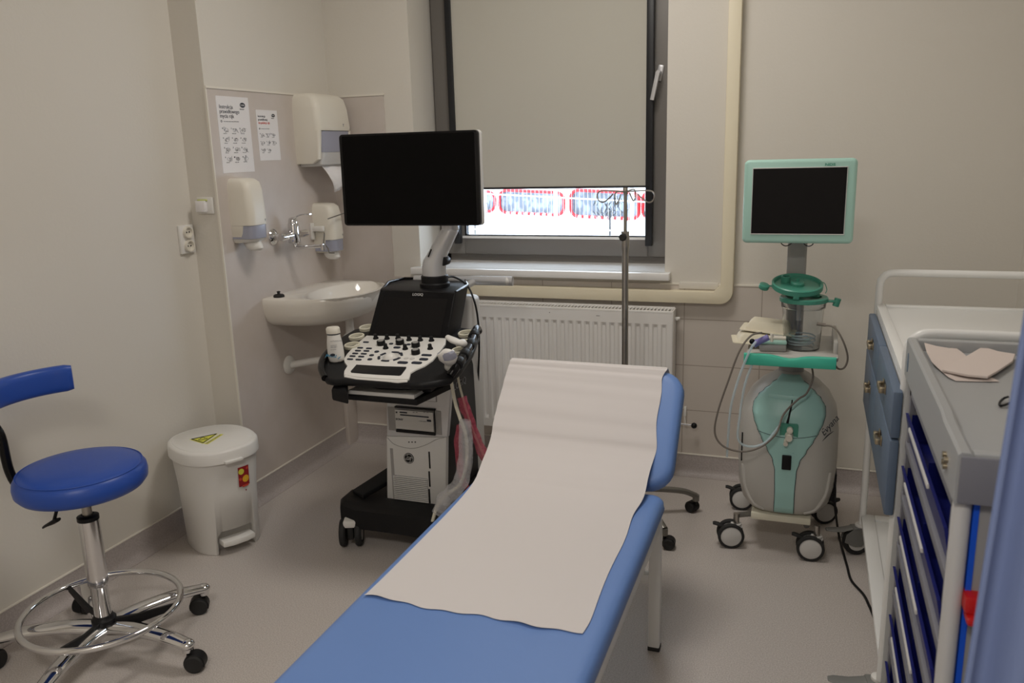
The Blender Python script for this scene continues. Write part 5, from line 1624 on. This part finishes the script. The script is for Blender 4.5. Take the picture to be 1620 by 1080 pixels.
# ============================================================ GREY TROLLEY WITH BLUE BINS
GX0, GX1, GY0, GY1, GZ = .222, .74, 1.292, 2.035, 1.052
gt_ = empty('procedure_trolley', (.48, 1.66, 0), 'grey plastic trolley with blue tilting bins, nearest the curtain', 'trolley')


def f(b):
    # tray with a raised rim: higher at the back, a step down near the front
    z0, z1, fl = .965, GZ, 1.028
    ys = ((GY1, 0.0), (GY0 + .19, 0.0), (GY0 + .16, -.006), (GY0, -.006))
    n = 6
    b.prism([(x, y, z0) for x, y in rrect(GX0 + .004, GX1 - .004, GY0 + .004, GY1 - .004, .012, n)], (0, 0, fl - z0), .002)
    for x0, x1 in ((GX0, GX0 + .020), (GX1 - .020, GX1)):
        rings = []
        for y, dz in ys:
            rings.append([Vector((x, y, z)) for x, z in ((x0, z0), (x1, z0), (x1, z1 + dz - .003), (x1 - .004, z1 + dz), (x0 + .004, z1 + dz), (x0, z1 + dz - .004))])
        b.loft(rings)
    b.box(GX0 + .0205, GX1 - .0205, GY1 - .022, GY1, z0, z1, .004)
    b.box(GX0 + .0205, GX1 - .0205, GY0 + .001, GY0 + .022, z0, z1 - .006, .004)
part('tray_top', M['trolley'], gt_, f)
part('front_apron', M['trolleyd'], gt_, lambda b: b.box(GX0 + .003, GX1 - .003, GY0 - .006, GY0 - .0005, .968, 1.042, .0025), label='dark grey front apron')
part('oval_emblem', M['drawer'], gt_, lambda b: b.prism([(GX0 + .0005, 1.985 + .012 * math.cos(a), 1.005 + .022 * math.sin(a)) for a in [2 * PI * i / 20 for i in range(20)]], (-.0015, 0, 0)))
part('key_lock', M['brass'], gt_, lambda b: [b.cyl((GX0 - .006, 1.375 + dy, 1.003 + dz), (GX0 + .002, 1.375 + dy, 1.003 + dz), .005, n=12) for dy, dz in ((0, 0), (.016, .003), (.004, -.012), (.018, -.01))])
for x in (GX0 + .0145, GX1 - .022):
    for y in (GY0 + .018, GY1 - .018):
        part('corner_post', M['trolley'] if y > 1.6 else M['lgrey'], gt_, lambda b: b.cyl((x, y, .12), (x, y, .968), (.0135 if y < 1.6 else .012), n=24))
SX = GX0 + .012
part('side_frame', M['trolleyd'], gt_, lambda b: (b.box(SX, SX + .012, GY0 + .03, GY0 + .09, .12, .968), b.box(SX, SX + .012, GY1 - .05, GY1 - .02, .12, .968), b.box(SX, SX + .012, GY0 + .04, GY1 - .03, .925, .968), b.box(SX, SX + .012, GY0 + .04, GY1 - .03, .12, .16)))
part('inner_panel', M['trolleyd'], gt_, lambda b: b.box(SX + .16, GX1 - .02, GY0 + .10, GY1 - .04, .12, .966))
nb = 6
for i in range(nb):
    z0 = .158 + i * .128
    z1 = z0 + .128
    def bin_(b):
        y0, y1 = GY0 + .085, GY1 - .048
        b.prism([(SX + .006, y0, z0 + .020), (SX - .008, y0, z0 + .088), (SX - .002, y0, z0 + .088), (SX + .012, y0, z0 + .020)], (0, y1 - y0, 0))
        b.box(SX + .006, SX + .150, y0, y1, z0 + .016, z0 + .022)
        b.box(SX + .144, SX + .150, y0, y1, z0 + .016, z1 - .006)
        for y in (y0, y1 - .004, (y0 + y1) / 2):
            b.box(SX + .006, SX + .150, y, y + .004, z0 + .016, z0 + .085)
    bn_ = part('bin', M['navy'], gt_, bin_, label='dark blue tilting bin')
    part('label_strip', M['lgrey'], bn_, lambda b: b.box(SX - .0105, SX - .0055, GY0 + .28, GY1 - .14, z0 + .074, z0 + .084, .0015))
    part('shelf_rail', M['trolleyd'], gt_, lambda b: b.box(SX - .002, SX + .012, GY0 + .04, GY1 - .03, z0 - .002, z0 + .018, .002))
part('front_panel', M['trolleyd'], gt_, lambda b: b.box(GX0 + .055, GX1 - .05, GY0 + .035, GY0 + .05, .12, .968))
part('blue_stripe', M['brightblue'], gt_, lambda b: b.box(GX0 + .029, GX0 + .037, GY0 + .010, GY0 + .045, .12, .968), label='bright blue vertical stripe')
part('grey_channel', M['mgrey'], gt_, lambda b: (b.box(GX0 + .037, GX0 + .056, GY0 + .012, GY0 + .045, .12, .968)))
part('red_latch', M['red'], gt_, lambda b: (b.box(GX0 + .026, GX0 + .075, GY0 - .012, GY0 + .03, .792, .822, .006), b.box(GX0 + .029, GX0 + .080, GY0 - .026, GY0 + .01, .780, .793, .005)), label='red plastic latch')
part('bottom_frame', M['trolley'], gt_, lambda b: b.box(GX0, GX1, GY0, GY1, .10, .125, .008))
for x, y, a in ((GX0 + .03, GY0 + .04, .2), (GX0 + .03, GY1 - .05, .3), (GX1 - .04, GY0 + .04, .1), (GX1 - .04, GY1 - .05, .5)):
    tcaster(gt_, x, y, a, .04)

# folded paper towels and a black loop on the grey tray
FL = 1.0285
def sheet(name, pix, z, th, label, zup=()):
    b = MB()
    pts = []
    for k, (px, py) in enumerate(pix):
        pts.append(P(px, py, 'z', z + (zup[k] if zup else 0)))
    b.prism(pts, (0, 0, th), .0008, 1)
    tag(b.build(name, M['towel']), label, 'paper towel', 'folded paper towels on the grey tray')
sheet('folded_paper_towel', [(1462, 543), (1480, 548), (1500, 552), (1514, 552), (1524, 560), (1530, 566), (1556, 592), (1581, 604), (1545, 604), (1512, 603), (1500, 597), (1484, 583), (1474, 573), (1466, 558)], FL + .0006, .002, 'lower crumpled beige paper towel, left one on the grey tray', (.016, .012, .006, .006, .004, 0, 0, 0, 0, 0, .002, .004, .008, .012))
sheet('folded_paper_towel', [(1490, 588), (1527, 567), (1554, 551), (1580, 559), (1606, 563), (1602, 574), (1578, 590), (1562, 599), (1530, 596)], FL + .007, .005, 'upper folded beige paper towel, right one beside the curtain')
lp = MB()
lp.tube(spline([P(1596, 627, 'z', FL + .01), P(1588, 630, 'z', FL + .006), P(1582, 636, 'z', FL + .004), P(1582, 641, 'z', FL + .004), P(1588, 641, 'z', FL + .004), P(1598, 637, 'z', FL + .004), P(1606, 633, 'z', FL + .004)], 6), .0022, 8)
tag(lp.build('black_loop', M['black']), 'small black wire loop on the grey tray beside the curtain', 'loop')

# ============================================================ CURTAIN
cu = empty('privacy_curtain', (.45, .98, 0), 'light blue cloth privacy curtain hanging at the right edge', 'curtain')


def f(b):
    rows = []
    n, m_ = 90, 16
    for j in range(m_ + 1):
        z = .03 + (2.42 - .03) * j / m_
        row = []
        for i in range(n + 1):
            u = i / n
            x = .196 + .040 * (z - .889) * (1 - u) + .54 * u
            y = .96 + .018 * math.sin(u * 46 + .6) * min(1, u * 12 + .35) + .009 * math.sin(u * 19 + z * .6) - .010 * math.exp(-u * 60)
            row.append(Vector((x, y, z)))
        rows.append(row)
    b.grid(rows)
part('cloth', M['curtain'], cu, f, 80, mods=[('SOLIDIFY', dict(thickness=.0016))])
part('side_hem', M['curtain'], cu, lambda b: b.tube([(.162, .9535, .03), (.2005, .9535, 1.0), (.257, .9535, 2.42)], .0035, 8))
part('curtain_rail', M['alu'], cu, lambda b: b.box(.15, WR, .945, .985, 2.43, 2.46, .003))

# ceiling lamps of the room (above the frame)
for (lx, ly), pw in LAMPS:
    cl = MB()
    cl.box(lx - .3, lx + .3, ly - .3, ly + .3, 2.86, ZC, .005)
    tag(cl.build('ceiling_lamp', M['lampw']), 'square white ceiling lamp ' + ('nearer the window' if ly > 1 else 'nearer the room entrance'), 'lamp')
